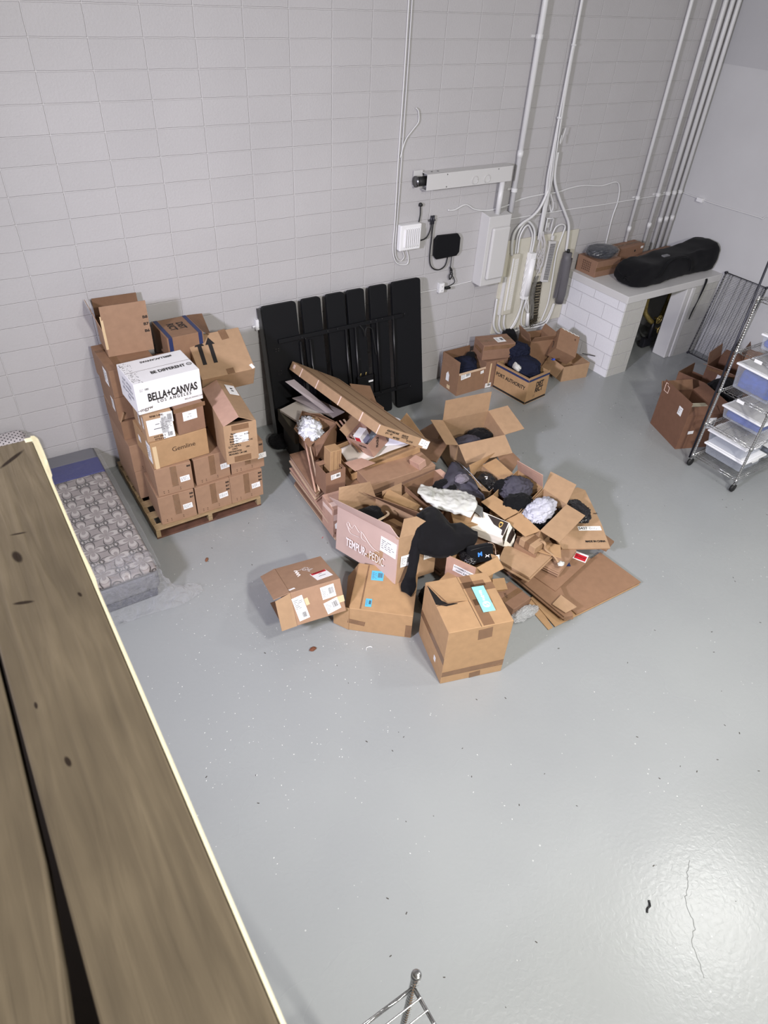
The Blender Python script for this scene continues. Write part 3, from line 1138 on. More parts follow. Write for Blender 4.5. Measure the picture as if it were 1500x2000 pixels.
outlet('white double power outlet between the box stack and the black panel', 1.565, 1.245)
G_ = G().tube([(1.535, -.03, 1.225), (1.50, -.03, 1.225)], .012, 8).make('outlet_fitting', WPAINT2, None, True)
setp(G_, 'small white fitting on the left of the outlet beside the box stack', 'fitting')
outlet('white double power outlet right of the black panel, with a plug', 3.905, 1.245)
cable('thin white surface cable along the wall to the low outlet', [(3.45, 1.225), (3.66, 1.225), (3.87, 1.222)], .006, WPAINT2)
cable('thin white surface cable from the low outlet to the panel cover', [(3.95, 1.225), (4.15, 1.232), (4.40, 1.24)], .006, WPAINT2)

# tall white panel cover
t = empty('panel_cover', (4.55, 0, 1.22), (0, 0, 0), 'tall white electrical panel box with a bulging front cover', 'electrical panel')
G().prism([(4.40, 0, 1.22), (4.40, 0, 2.04), (4.40, -.16, 2.02), (4.40, -.16, 1.22)], (1, 0, 0), .33).make('cabinet', WPAINT, t, world=True, bevel=.006)
G().prism([(4.45, -.16, 1.90), (4.71, -.16, 1.90), (4.71, -.16, 1.30), (4.45, -.16, 1.30)], (0, -1, 0), .045).make('bulged_cover', WPAINT, t, world=True, bevel=.03, segs=4)

# plywood back board with telephone blocks
t = empty('cable_board', (5.6, 0, .44), (0, 0, 0), 'cream painted plywood board behind the telephone wiring', 'board')
G().box((4.84, -.018, .46), (6.09, -.001, 1.655)).make('plywood', BOARDP, t, world=True, bevel=.002)


def on_board(pts, y=-.035):
    return [(x, y, z) for x, z in pts]


def loop(label, pts, r, m=WPAINT2, y=-.035, group='grey looped cables on the cable board'):
    o = G().tube(catmull(on_board(pts, y), 7), r, 8).make('cable', m, None, True)
    return setp(o, label, 'cable', group)


loop('thick white cable arching from the bundle over to the left terminal block', [(5.345, 2.20), (5.27, 2.02), (5.16, 1.92), (5.02, 1.86), (4.92, 1.77), (4.905, 1.64), (4.935, 1.49)], .016, y=-.06)
loop('white cable arching from the left terminal block up to the white module, outer one', [(5.01, 1.49), (5.0, 1.70), (5.06, 1.83), (5.13, 1.86), (5.22, 1.80), (5.275, 1.72), (5.295, 1.60), (5.29, 1.47)], .014)
loop('white cable arching inside the outer arch above the left terminal block', [(5.05, 1.49), (5.04, 1.68), (5.09, 1.79), (5.15, 1.81), (5.20, 1.76), (5.245, 1.69), (5.26, 1.60), (5.26, 1.47)], .011)
loop('outermost cable looping under the left terminal block to the white module', [(4.83, .95), (4.835, .72), (4.86, .57), (4.96, .46), (5.12, .45), (5.23, .54), (5.28, .74), (5.28, .88)], .014)
loop('cable from the left block running along the board foot to the grey module', [(4.93, .72), (4.95, .56), (5.05, .445), (5.22, .43), (5.43, .43), (5.65, .41), (5.82, .43), (5.88, .56), (5.905, .70)], .014)
loop('inner cable looping under the left terminal block', [(5.01, .72), (5.03, .56), (5.10, .47), (5.18, .50), (5.26, .66), (5.30, .86)], .013)
loop('thin cable from the perforated strip looping over and down to the board foot', [(5.594, 1.62), (5.633, 1.73), (5.729, 1.757), (5.80, 1.72), (5.785, 1.62), (5.745, 1.40), (5.77, 1.05), (5.785, .72), (5.72, .47)], .010, y=-.03)
loop('cable from the dark cavity round to the grey module foot', [(5.35, .86), (5.33, .66), (5.36, .50), (5.46, .455), (5.64, .45), (5.80, .47), (5.86, .58), (5.89, .70)], .010)


def tblock(label, quad, d, m, name='terminal_block', y=-.018):
    t = empty(name, (quad[3][0], 0, quad[3][1]), (0, 0, 0), label, 'terminal block')
    G().prism([(x, y, z) for x, z in quad], (0, -1, 0), d).make('housing', m, t, world=True, bevel=.006)
    return t


def pins(t, quad, y, rows, cols, m, name='terminals', s=.004):
    g = G()
    (ax, az), (bx, bz), (cx, cz), (dx, dz) = quad
    for i in range(rows):
        for j in range(cols):
            u, v = (j + .5) / cols, (i + .5) / rows
            x = (ax * (1 - u) + bx * u) * (1 - v) + (dx * (1 - u) + cx * u) * v
            z = (az * (1 - u) + bz * u) * (1 - v) + (dz * (1 - u) + cz * u) * v
            g.box((x - s, y - .004, z - s * .7), (x + s, y, z + s * .7))
    g.make(name, m, t, world=True)


q = [(4.93, 1.50), (5.075, 1.49), (5.08, .72), (4.93, .72)]
b = tblock('long pale terminal block with dotted columns, left on the cable board', q, .05, BOARDP)
pins(b, [(5.00, 1.44), (5.06, 1.44), (5.065, .78), (5.0, .78)], -.068, 46, 4, WPLAST, s=.005)
G().box((4.955, -.075, .78), (4.975, -.066, 1.45)).make('wire_guide', WPLAST, b, world=True)
G().box((4.895, -.055, .72), (4.925, -.018, 1.22)).make('side_tray', WPAINT2, b, world=True, bevel=.004)
q = [(5.235, 1.475), (5.335, 1.47), (5.335, .87), (5.245, .88)]
b = tblock('white tube-shaped module with wavy wires on its left side', q, .07, WPLAST, 'splice_module')
G().tube([(5.29, -.075, 1.40), (5.29, -.075, .93)], .042, 14).make('tube_cover', WPLAST, b, True, True)
G().tube(catmull([(5.225 + (.012 if i % 2 else -.006), -.05, 1.42 - i * .045) for i in range(12)], 4), .006, 6).make('wavy_wire', WPLAST, b, True, True)
q = [(5.55, 1.58), (5.67, 1.565), (5.67, 1.04), (5.55, 1.06)]
b = tblock('perforated metal strip box leaning right on the cable board', q, .045, WPAINT, 'perforated_strip')
pins(b, [(5.565, 1.55), (5.655, 1.54), (5.655, 1.07), (5.565, 1.09)], -.063, 30, 5, DARKWIRE, 'holes', s=.0055)
G().box((5.585, -.06, 1.585), (5.615, -.03, 1.64)).make('connector', WPAINT2, b, world=True, bevel=.003)
b = empty('grey_splice_case', (5.93, 0, .70), (0, 0, 0), 'dark grey cylindrical cable splice case at the right of the cable board', 'splice case')
G().tube([(5.90, -.085, 1.40), (5.90, -.085, 1.32), (5.91, -.085, 1.30), (5.935, -.085, .83), (5.94, -.085, .80), (5.94, -.085, .72)], [.055, .058, .066, .066, .058, .052], 18).make('case', GREYMOD, b, True, True)
G().box((5.845, -.10, .80), (5.86, -.05, 1.32)).make('flange', GREYMOD, b, world=True, bevel=.004)
G().box((5.985, -.10, .80), (6.0, -.05, 1.32)).make('flange', GREYMOD, b, world=True, bevel=.004)
for z in (.9, 1.08, 1.26):
    G().tube([(6.0, -.075, z), (6.015, -.075, z)], .010, 8).make('bolt', RUBBER, b, True, True)
G().tube([(5.90, -.085, 1.40), (5.90, -.085, 1.44)], .02, 10).make('gland', RUBBER, b, True, True)
loop('thick white cable from the bundle down to the grey splice case', [(5.39, 2.60), (5.40, 2.42), (5.44, 2.28), (5.56, 2.10), (5.74, 1.88), (5.83, 1.76), (5.87, 1.62), (5.895, 1.42)], .017, y=-.05)
# open dark cavity with clips
b = empty('wiring_cavity', (5.56, 0, .44), (0, 0, 0), 'open dark wiring slot with rusty clips low on the cable board', 'wiring slot')
G().prism([(5.43, -.0185, 1.06), (5.60, -.0185, 1.05), (5.66, -.0185, .48), (5.52, -.0185, .46)], (0, -1, 0), .002).make('dark_back', mat('dark_cavity', srgb(58, 54, 46), rough=.9, var=.4, vscale=30), b, world=True)
for i in range(6):
    z = 1.0 - i * .075
    x = 5.53 + i * .008
    g = G()
    g.tube([(x - .03, -.025, z + .02), (x + .04, -.04, z + .024), (x + .04, -.045, z - .018), (x - .03, -.03, z - .022)], .005, 6)
    g.make('clip', mat('old_clip', srgb(150, 140, 118), rough=.5, metal=.3), b, True, True)
rn = random.Random(11)
g = G()
for i in range(46):
    x = rn.uniform(5.50, 5.62)
    z = rn.uniform(.44, .60)
    pts = [(x, -.03, z)]
    for k in range(4):
        x += rn.uniform(-.03, .03)
        z += rn.uniform(-.03, .03)
        pts.append((x, -.03 - rn.uniform(0, .03), z))
    g.tube(catmull(pts, 3), .0018, 4, False)
setp(g.make('wire_tangle', mat('tangle', srgb(74, 66, 50), rough=.7)), 'tangle of thin dark wires at the foot of the cable board', 'wires', None, 'stuff')
b = empty('white_breakout', (5.43, 0, .40), (0, 0, 0), 'white tapered cable fitting pointing down at the board foot', 'fitting')
G().tube([(5.42, -.05, .66), (5.43, -.05, .60), (5.455, -.05, .47)], [.02, .022, .03], 12).make('sleeve', WPLAST, b, True, True)
g = G()
for i in range(7):
    g.tube(catmull([(5.29 + i * .012, -.06, .90), (5.34 + rn.uniform(-.03, .05), -.07, .78), (5.42, -.06, .65)], 4), .004, 5)
g.make('strands', WPLAST, b, True, True)
# the cable bundle from above
t = empty('cable_bundle', (5.34, 0, 1.78), (0, 0, 0), 'bundle of white telephone cables hanging down the wall from the frame top', 'cable bundle')
bp = [(5.312, 6.2), (5.312, 3.99), (5.313, 3.65), (5.318, 3.19), (5.328, 2.76), (5.342, 2.36), (5.355, 2.07), (5.36, 1.78), (5.37, 1.62)]
for i in range(11):
    a = i * 2.4
    pts = []
    for j, (x, z) in enumerate(bp):
        sp = (.010, .012, .018, .024, .035, .050, .034, .030, .034)[j]
        pts.append((x + sp * math.cos(a + j * .8) * .8, -.05 + sp * .45 * math.sin(a + j * .8), z))
    G().tube(catmull(pts, 6), .0075, 6).make('strand', WPAINT2, t, True, True)
G().tube(catmull([(5.37, -.08, 2.78), (5.345, -.1, 2.74), (5.35, -.1, 2.70), (5.375, -.09, 2.73), (5.42, -.07, 2.85)], 6), .006, 6).make('tie_loop', WPAINT2, t, True, True)
for z, s in ((3.62, .028), (2.95, .035)):
    G().tube([(5.316, -.05, z - .008), (5.316, -.05, z + .008)], s, 12).make('tie', WPAINT2, t, True, True)
G().tube(catmull([(5.40, -.06, 2.15), (5.46, -.08, 2.02), (5.44, -.08, 1.95), (5.41, -.07, 2.03)], 6), .006, 6).make('tail_loop', WPAINT2, t, True, True)
g = G()
for i in range(16):
    x = 5.36 + rn.uniform(-.03, .05)
    pts = [(x, -.06, 1.72), (5.36 + rn.uniform(-.05, .11), -.07 - rn.uniform(0, .03), 1.55), (5.38 + rn.uniform(-.05, .12), -.07, 1.36), (5.42 + rn.uniform(-.03, .09), -.06, 1.18 + rn.uniform(-.05, .1))]
    g.tube(catmull(pts, 5), .0035, 5)
g.make('loose_strands', mat('pale_wire', srgb(205, 203, 205), rough=.4), t, True, True)
g = G()
for i in range(16):
    pts = [(5.44 + rn.uniform(-.03, .05), -.05, 1.15), (5.43 + rn.uniform(-.04, .04), -.06, .95), (5.46 + rn.uniform(-.03, .04), -.06, .75), (5.52 + rn.uniform(-.05, .03), -.05, .55)]
    g.tube(catmull(pts, 5), .0028, 5)
g.make('thin_strands', mat('grey_wire', srgb(120, 118, 112), rough=.5), t, True, True)
t = empty('phone_bracket', (5.50, 0, 1.72), (0, 0, 0), 'small white square wire bracket above the perforated strip', 'bracket')
g = G()
g.tube([(5.45, -.04, 1.86), (5.55, -.04, 1.85), (5.54, -.04, 1.70), (5.445, -.04, 1.71), (5.45, -.04, 1.86)], .008, 6)
g.tube([(5.45, -.04, 1.86), (5.45, 0, 1.86)], .006, 6)
g.tube([(5.55, -.04, 1.85), (5.55, 0, 1.85)], .006, 6)
g.make('frame', WPAINT2, t, True, True)
G().box((5.48, -.02, 1.74), (5.52, 0, 1.80)).make('hinge', WPAINT2, t, world=True)
cable('long thin white cable snaking rightwards across the wall from the panel cover', [(3.90, 2.11), (3.995, 2.103), (4.145, 2.143), (4.29, 2.078), (4.50, 2.047), (4.752, 2.068), (4.977, 2.121), (5.30, 2.142), (5.55, 2.144), (5.77, 2.173), (6.0, 2.182), (6.32, 2.151), (6.577, 2.173), (6.673, 2.094), (6.708, 1.925), (6.68, 1.715), (6.688, 1.30), (6.69, 1.13)], .009, WPAINT2)
cable('thin straight white conduit running right to the corner at head height', [(4.80, 1.91), (5.8, 1.92), (6.44, 1.915), (7.06, 1.922), (7.98, 1.93)], .008, WPAINT2, -.012)
cable('white drop cable beside the corner, thin and dark at the top', [(7.02, 4.35), (7.01, 4.16), (7.015, 4.08)], .006, DARKWIRE)

# right wall surface wire
t = empty('surface_wire', (7.99, -.36, 1.9), (0, 0, 0), 'white surface wire with a junction box on the right wall', 'cable')
G().tube(catmull([(7.988, -.01, 1.93), (7.988, -.27, 1.921), (7.988, -.6, 1.912), (7.988, -1.21, 1.92), (7.988, -1.29, 1.915), (7.988, -1.34, 1.96), (7.988, -1.6, 2.02)], 6), .008, 8).make('wire', WPAINT2, t, True, True)
G().box((7.95, -.40, 1.885), (8.0, -.31, 1.935)).make('junction_box', WPLAST, t, world=True, bevel=.004)

# ================================================================== masonry enclosure in the corner
o = G().box((6.12, -1.03, 0), (6.50, -.83, 1.03)).make('wall_enclosure_front', M_ENCF)
setp(o, 'painted block pier at the front of the corner enclosure', None, None, 'structure')
o = G().box((6.10, -1.025, 0), (6.30, 0, 1.03)).make('wall_enclosure_side', M_ENCL_LIT)
setp(o, 'painted block side of the corner enclosure', None, None, 'structure')
o = G().box((7.50, -1.03, 0), (8.0, -.86, 1.03)).make('wall_enclosure_right', M_ENCF)
setp(o, 'painted block pier right of the enclosure opening', None, None, 'structure')
o = G().box((6.092, -1.045, 1.03), (8.0, 0, 1.125)).make('trim_2', WPAINT, bevel=.006)
setp(o, 'painted slab top of the corner enclosure', None, None, 'structure')
INSIDE_SHADE = mat('enclosure_inside_shade', srgb(74, 70, 62), rough=.9)  # shade inside the enclosure put into a dark colour
o = G().box((6.32, -.02, 0), (7.98, -.001, 1.02)).make('wall_enclosure_inner', INSIDE_SHADE)
setp(o, 'back of the enclosure, its inside shade put into dark colour', None, None, 'structure')
o = G()
o.box((7.33, -1.02, 0), (7.42, -.80, 1.02))
o.box((7.425, -1.035, 0), (7.505, -.85, 1.02))
o = o.make('trim_3', WPAINT, bevel=.012)
setp(o, 'painted double jamb at the right of the enclosure opening', None, None, 'structure')
# valves and pipes in the opening
t = empty('valve_assembly', (6.95, -.45, .2), (0, 0, 0), 'tarnished brass valves and pipes in the dark opening of the enclosure', 'valves')
G().tube(catmull([(6.72, -.40, 1.19), (6.72, -.42, .78), (6.76, -.48, .66), (6.86, -.50, .58)], 6), .035, 12).make('pipe', BRASS, t, True, True)
G().tube(catmull([(7.22, -.40, 1.19), (7.20, -.42, .85), (7.12, -.46, .74), (7.02, -.50, .62), (6.92, -.50, .56)], 6), .030, 12).make('pipe', BRASS, t, True, True)
G().tube([(6.90, -.50, .60), (6.90, -.50, .32)], .03, 10).make('pipe', DARKWIRE, t, True, True)


def wheel(x, y, z, r):
    g = G()
    g.tube([(x + r * math.cos(a), y, z + r * math.sin(a)) for a in [i * math.pi / 10 for i in range(21)]], .008, 6)
    for k in range(5):
        a = k * 2 * math.pi / 5
        g.tube([(x, y, z), (x + r * math.cos(a), y, z + r * math.sin(a))], .005, 5)
    g.tube([(x, y + .08, z), (x, y - .01, z)], .012, 8)
    g.make('hand_wheel', BRASS, t, True, True)


wheel(6.86, -.60, .66, .055)
wheel(6.92, -.62, .50, .05)
wheel(7.24, -.56, .70, .055)
G().tube([(7.12, -.46, .74), (7.24, -.50, .70)], .018, 8).make('branch', BRASS, t, True, True)
G().box((6.80, -.52, .20), (6.98, -.44, .33)).make('meter_body', DARKWIRE, t, world=True, bevel=.01)
t.location = (7.42, -.60, .02)

# things on the enclosure top
ZT = 1.125
c = carton('brown box printed with rows of characters, open under a plastic-wrapped dark garment pile', (6.397, -.20, ZT), -.5, (.44, .345, .205), K_RED, tape=[('F', 0, .0, .44, .05)])
f = frame(.44, .345, .205, 'L')
lb = G()
for i in range(5):
    for j in range(5):
        M = fr_mat(f, -.18 + j * .09, .28 - i * .13, 0)
        for k in range(3):
            lb.box((-.010, -.009 + k * .006, 0), (.010, -.0065 + k * .006, .001), M)
        lb.box((-.001, -.010, 0), (.001, .010, .001), M)
lb.make('printing', INKB, c)
o = crumple('wrapped_garments', (6.41, -.20, ZT + .262), (.215, .165, .075), mat('dark_wrapped', srgb(34, 38, 46), rough=.3, bump=1, bscale=20, bdist=.01, spec=.8), seed=4, amp=.18)
setp(o, 'dark folded garments in shiny clear plastic on top of the printed brown box', 'garments')
o = crumple('plastic_wrap', (6.41, -.20, ZT + .268), (.232, .182, .088), FILM, seed=14, amp=.22)
setp(o, 'loose clear plastic wrap over the dark garments on the enclosure', 'plastic wrap')
c = carton('small closed brown box with a black dot, on the enclosure by the wall', (6.99, -.14, ZT + .10), 3.2, (.50, .185, .16), K_RED, tape=['x'])
f = frame(.50, .185, .16, 'F')
dsk = G().tube([V((0.06, -.0935, .09)), V((0.06, -.0915, .09))], .016, 14).make('dot', INK, c)
sheet(c, f, .40, .25, .05, .03, PAPER)
c = carton('low brown box under the small dotted box on the enclosure', (6.98, -.15, ZT), 2, (.48, .20, .098), K_RED)
c = carton('long flat brown box lying behind the black bag on the enclosure', (7.38, -.30, ZT), 5, (1.05, .26, .12), K_RED, tape=['x'])
c = carton('crushed pinkish-brown box with shiny tape at the left end of the black bag', (6.93, -.42, ZT), 14, (.26, .16, .11), K_PINK, tape=[('T', 0, 0, .2, .06, 20)])
# long black canopy bag
bag = empty('equipment_bag', (7.15, -.72, ZT), (0, 0, 0), 'long black fabric equipment bag lying across the enclosure top', 'bag')
sec = []
for (x, y, wy, hz, zc) in ((6.335, -.72, .004, .003, .10), (6.33, -.72, .12, .06, .10), (6.37, -.72, .20, .10, .12), (6.50, -.74, .215, .14, .145), (6.75, -.74, .21, .135, .14), (7.0, -.72, .205, .15, .155), (7.25, -.71, .20, .15, .155), (7.50, -.70, .20, .155, .16), (7.75, -.69, .215, .17, .175), (7.93, -.69, .22, .18, .185), (7.965, -.69, .15, .12, .19), (7.967, -.69, .004, .003, .19)):
    ring = []
    for k in range(14):
        a = 2 * math.pi * k / 14
        ca, sa = math.cos(a), math.sin(a)
        e = .45
        ring.append((x + .01 * math.sin(k * 1.7 + x * 9), y + wy * math.copysign(abs(ca) ** e, ca), ZT + max(.004, zc + hz * math.copysign(abs(sa) ** e, sa) + .012 * noise.noise(V((x * 7, k, 0))))))
    ring.append(ring[0])
    sec.append(ring)
patch('bag_body', sec, BLACKFAB, bag, 0, 4, .022, 7, 3, world=True)
G().tube(catmull([(6.62, -.94, ZT + .10), (6.68, -.97, ZT + .16), (6.85, -.93, ZT + .285), (7.1, -.90, ZT + .315), (7.3, -.93, ZT + .26), (7.36, -.94, ZT + .1)], 6), [.012] * 31, 6).make('handle', BLACKFAB, bag, True, True)
G().box((6.92, -.80, ZT + .298), (7.03, -.75, ZT + .312)).make('tag', mat('grey_tag', srgb(120, 120, 124), rough=.6), bag, world=True)
patch('strap', [[(7.62, -1.0, 1.12), (7.66, -1.0, 1.12)], [(7.615, -1.055, 1.10), (7.655, -1.055, 1.10)], [(7.60, -1.06, .95), (7.635, -1.06, .95)], [(7.585, -1.058, .80), (7.60, -1.058, .80)], [(7.55, -1.055, .68), (7.575, -1.055, .68)], [(7.545, -1.052, .56), (7.56, -1.052, .56)]], BLACKFAB, bag, .006, 4, 0, world=True)

# ================================================================== black bed base leaning on the back wall
base = empty('bed_base', (2.56, -.30, 0), (0, 0, 0), 'black slatted adjustable bed base leaning upright against the block wall', 'bed base')


def bpt(x, s, off=0.0):
    """s: 0 bottom .. 1 top of the leaning plane; off towards the room"""
    y0, y1, zt = -.395, -.115, 1.455
    n = V((0, -zt, -(y0 - y1))).normalized()
    return V((x, y0 + (y1 - y0) * s, zt * s)) + n * off


def bpanel(x0, x1, s0, s1, t, name, off=0.0, rad=.035, rc=(1, 1, 1, 1)):
    H = 1.48
    pts = []
    corners = [(x0, s0, 1, 1), (x1, s0, -1, 1), (x1, s1, -1, -1), (x0, s1, 1, -1)]
    for i, (x, s, sx, sy) in enumerate(corners):
        r = rad if rc[i] else .004
        a0 = (180, 270, 0, 90)[i]
        for k in range(5):
            a = R(a0 + k * 22.5)
            pts.append(bpt(x + sx * r + r * math.cos(a), s + (sy * r + r * math.sin(a)) / H, off))
    n = (bpt(0, 0, 1) - bpt(0, 0, 0))
    return G().prism(pts, -n, t).make(name, BLACKMET, base, world=True, bevel=.004)


bpanel(1.573, 1.956, .02, 1, .045, 'slat', rc=(1, 0, 1, 1))
bpanel(2.02, 2.242, .0, 1, .045, 'slat')
bpanel(2.308, 2.532, .0, 1, .045, 'slat')
bpanel(2.562, 2.777, .0, 1, .045, 'slat')
bpanel(2.847, 3.071, .0, 1, .045, 'slat')
bpanel(3.14, 3.525, .0, 1, .045, 'slat', rc=(1, 1, 1, 1))
bpanel(1.70, 3.25, .735, .765, .03, 'rail', .032, .004)
bpanel(1.70, 3.30, .165, .195, .03, 'rail', .032, .004)
for (xa, sa, xb, sb) in ((1.93, .05, 1.945, .72), (2.06, .05, 2.06, .72), (2.50, .05, 2.50, .74), (2.62, .05, 2.62, .74), (2.90, .18, 2.90, .74), (3.12, .18, 3.12, .76)):
    G().tube([bpt(xa, sa, .025), bpt(xb, sb, .025)], .013, 8).make('frame_tube', BLACKGLOSS, base, True, True)
for x in (1.64, 1.67):
    for s in (.70, .685, .54, .52, .20, .18):
        p = bpt(x + (s * 7 % 1) * .03, s, .004)
        G().tube([p, p + (bpt(0, 0, 1) - bpt(0, 0, 0)) * .004], .004, 6).make('screw', STEEL, base, world=True)
for x, s in ((1.95, .755), (1.99, .74), (2.26, .76), (2.38, .76), (2.80, .76), (2.87, .765), (2.95, .765), (3.25, .765), (3.30, .18), (2.90, .19), (2.63, .50), (2.85, .16)):
    p = bpt(x, s, .062)
    G().tube([p, p + (bpt(0, 0, 1) - bpt(0, 0, 0)) * .004], .005, 6).make('screw', STEEL, base, world=True)
mb = empty('motor_unit', (2.62, -.3, .48), (0, 0, 0))
mb.parent = base
mb.location = (0, 0, 0)
o = G().box(bpt(2.59, .29, 0) + V((0, -.04, 0)), bpt(2.80, .36, 0) + V((0, -.02, 0))).make('motor_box', BLACKGLOSS, base, world=True, bevel=.004)
bpy.data.objects.remove(mb)
for x in (2.63, 2.70):
    p = bpt(x, .365, .05)
    k = G().tube([p, p + V((0, -.01, .035))], [.009, .004], 8).make('brass_fitting', BRASS, base, True, True)
G().box(bpt(2.73, .30, .05), bpt(2.79, .312, .06)).make('sticker', PAPER, base, world=True)
G().tube(catmull([bpt(2.66, .75, .06), bpt(2.70, .71, .07), bpt(2.72, .66, .06), bpt(2.74, .72, .06), bpt(2.82, .70, .05), bpt(2.84, .60, .05), bpt(2.86, .5, .05)], 6), .005, 6).make('cable', RUBBER, base, True, True)
# side frame at its left
G().prism([bpt(1.56, .02, -.01), bpt(1.56, .98, -.01), bpt(1.56, .98, -.11), bpt(1.56, .02, -.11)], (1, 0, 0), .03).make('side_rail', BLACKGLOSS, base, world=True)
o = crumple('black_foot_pad', (1.56, -.45, .055), (.13, .13, .055), BLACKFAB, seed=8, amp=.2)
setp(o, 'black lumpy padding on the floor at the left foot of the bed base', 'padding')

# ================================================================== mattress, its plastic cover, and the second one
def quilt_mat():
    m = bpy.data.materials.new('quilted_top')
    m.use_nodes = True
    nt = m.node_tree
    p = nt.nodes['Principled BSDF']
    p.inputs['Roughness'].default_value = 0.6
    tc = nd(nt, 'TexCoord')
    sp = nd(nt, 'SeparateXYZ')
    nt.links.new(tc.outputs['Object'], sp.inputs[0])
    nz = nd(nt, 'TexNoise')
    nz.inputs['Scale'].default_value = 5
    nt.links.new(tc.outputs['Object'], nz.inputs['Vector'])
    wob = mth(nt, 'MULTIPLY', mth(nt, 'SUBTRACT', nz.outputs[0], .5), .03)
    X = mth(nt, 'ADD', mth(nt, 'ADD', sp.outputs[0], 10.0), wob)
    Y = mth(nt, 'ADD', mth(nt, 'ADD', sp.outputs[1], 10.0), wob)
    T = .31
    tot = None
    fill = None
    for (ox, oy, a0, k) in ((0, 0, .135, 4), (T / 2, T / 2, .135, 4), (0, T / 2, .05, 2), (T / 2, 0, .05, 2)):
        x = mth(nt, 'SUBTRACT', mth(nt, 'MULTIPLY', mth(nt, 'FRACT', mth(nt, 'DIVIDE', mth(nt, 'ADD', X, ox), T)), T), T / 2)
        y = mth(nt, 'SUBTRACT', mth(nt, 'MULTIPLY', mth(nt, 'FRACT', mth(nt, 'DIVIDE', mth(nt, 'ADD', Y, oy), T)), T), T / 2)
        r = mth(nt, 'SQRT', mth(nt, 'ADD', mth(nt, 'MULTIPLY', x, x), mth(nt, 'MULTIPLY', y, y)))
        th = mth(nt, 'ARCTAN2', y, x)
        c = mth(nt, 'ABSOLUTE', mth(nt, 'COSINE', mth(nt, 'MULTIPLY', th, k / 2)))
        rose = mth(nt, 'MULTIPLY', mth(nt, 'POWER', c, .8), a0)
        d = mth(nt, 'ABSOLUTE', mth(nt, 'SUBTRACT', r, rose))
        d2 = mth(nt, 'ABSOLUTE', mth(nt, 'SUBTRACT', r, mth(nt, 'MULTIPLY', rose, .6)))
        ln = nd(nt, 'MapRange')
        ln.inputs[1].default_value = .0
        ln.inputs[2].default_value = .010
        ln.inputs[3].default_value = 1
        ln.inputs[4].default_value = 0
        nt.links.new(d, ln.inputs[0])
        tot = ln.outputs[0] if tot is None else mth(nt, 'MAXIMUM', tot, ln.outputs[0])
        ins = mth(nt, 'LESS_THAN', d2, .018)
        fill = ins if fill is None else mth(nt, 'MAXIMUM', fill, ins)
    mx = nd(nt, 'Mix', data_type='RGBA')
    mx.inputs[6].default_value = srgb(138, 130, 128)
    mx.inputs[7].default_value = srgb(172, 166, 162)
    nt.links.new(fill, mx.inputs[0])
    mx2 = nd(nt, 'Mix', data_type='RGBA')
    nt.links.new(mth(nt, 'MULTIPLY', tot, .95), mx2.inputs[0])
    nt.links.new(mx.outputs[2], mx2.inputs[6])
    mx2.inputs[7].default_value = srgb(58, 54, 52)
    nt.links.new(mx2.outputs[2], p.inputs['Base Color'])
    b = nd(nt, 'Bump')
    b.inputs['Distance'].default_value = .012
    b.inputs['Strength'].default_value = .8
    nt.links.new(mth(nt, 'SUBTRACT', mth(nt, 'MULTIPLY', fill, .3), tot), b.inputs['Height'])
    nt.links.new(b.outputs[0], p.inputs['Normal'])
    return m


mt = empty('mattress', (-.76, -1.04, 0), (0, 0, 0), 'grey mattress with a leaf-quilted top and blue head band, lying in clear plastic', 'mattress')
MSIDE = mat('mattress_side', srgb(104, 104, 110), rough=.85, bump=.4, bscale=90)
MBASE = mat('mattress_base', srgb(66, 68, 80), rough=.9, bump=.4, bscale=120)
BAND = mat('blue_band', srgb(34, 40, 108), rough=.35, var=.15, vscale=6, bump=.5, bscale=12, bdist=.01)
x0, x1, y0, y1 = -1.27, -.285, -2.02, -.04
G().box((x0, y0, .10), (x1, y1, .30)).make('side_border', MSIDE, mt, world=True, bevel=.05, segs=5)
G().box((x0 + .03, y0 + .03, 0), (x1 - .03, y1 - .03, .10)).make('box_spring', MBASE, mt, world=True, bevel=.02)
G().box((x0 + .004, y0 + .004, .285), (x1 - .004, -.50, .338)).make('quilted_top', quilt_mat(), mt, world=True, bevel=.03, segs=5)
G().box((x0 + .004, -.50, .285), (x1 - .004, -.24, .336)).make('head_band', BAND, mt, world=True, bevel=.012, segs=3)
G().box((x0 + .004, -.24, .28), (x1 - .004, y1 + .004, .325)).make('head_border', MSIDE, mt, world=True, bevel=.03, segs=4)
g = G()
pp = [(x1 - .002, y1, .305), (x1 - .002, y0 + .05, .305), (x1 - .05, y0 + .002, .305), (x0, y0 + .002, .305)]
G().tube(pp, .006, 6).make('piping', mat('piping', srgb(90, 88, 90), rough=.7), mt, False, True)
# cover: over the foot, down to the floor and spread out
rows = [[(-1.3, -1.75, .352), (-1.0, -1.75, .352), (-.6, -1.75, .354), (-.31, -1.75, .35), (-.268, -1.75, .28), (-.262, -1.75, .12)],
        [(-1.3, -2.0, .345), (-1.0, -2.0, .346), (-.6, -2.0, .346), (-.31, -2.0, .34), (-.262, -1.99, .26), (-.24, -1.97, .10)],
        [(-1.3, -2.045, .25), (-1.0, -2.05, .24), (-.6, -2.05, .25), (-.33, -2.05, .25), (-.24, -2.04, .19), (-.19, -2.0, .06)],
        [(-1.3, -2.06, .10), (-1.0, -2.07, .10), (-.6, -2.07, .11), (-.36, -2.07, .12), (-.20, -2.10, .09), (-.10, -2.02, .045)],
        [(-1.3, -2.10, .02), (-1.0, -2.11, .02), (-.6, -2.12, .03), (-.36, -2.13, .05), (-.16, -2.15, .05), (.0, -2.06, .05)],
        [(-1.3, -2.20, .01), (-1.0, -2.21, .01), (-.72, -2.17, .015), (-.45, -2.17, .02), (-.20, -2.20, .02), (.02, -2.13, .012)]]
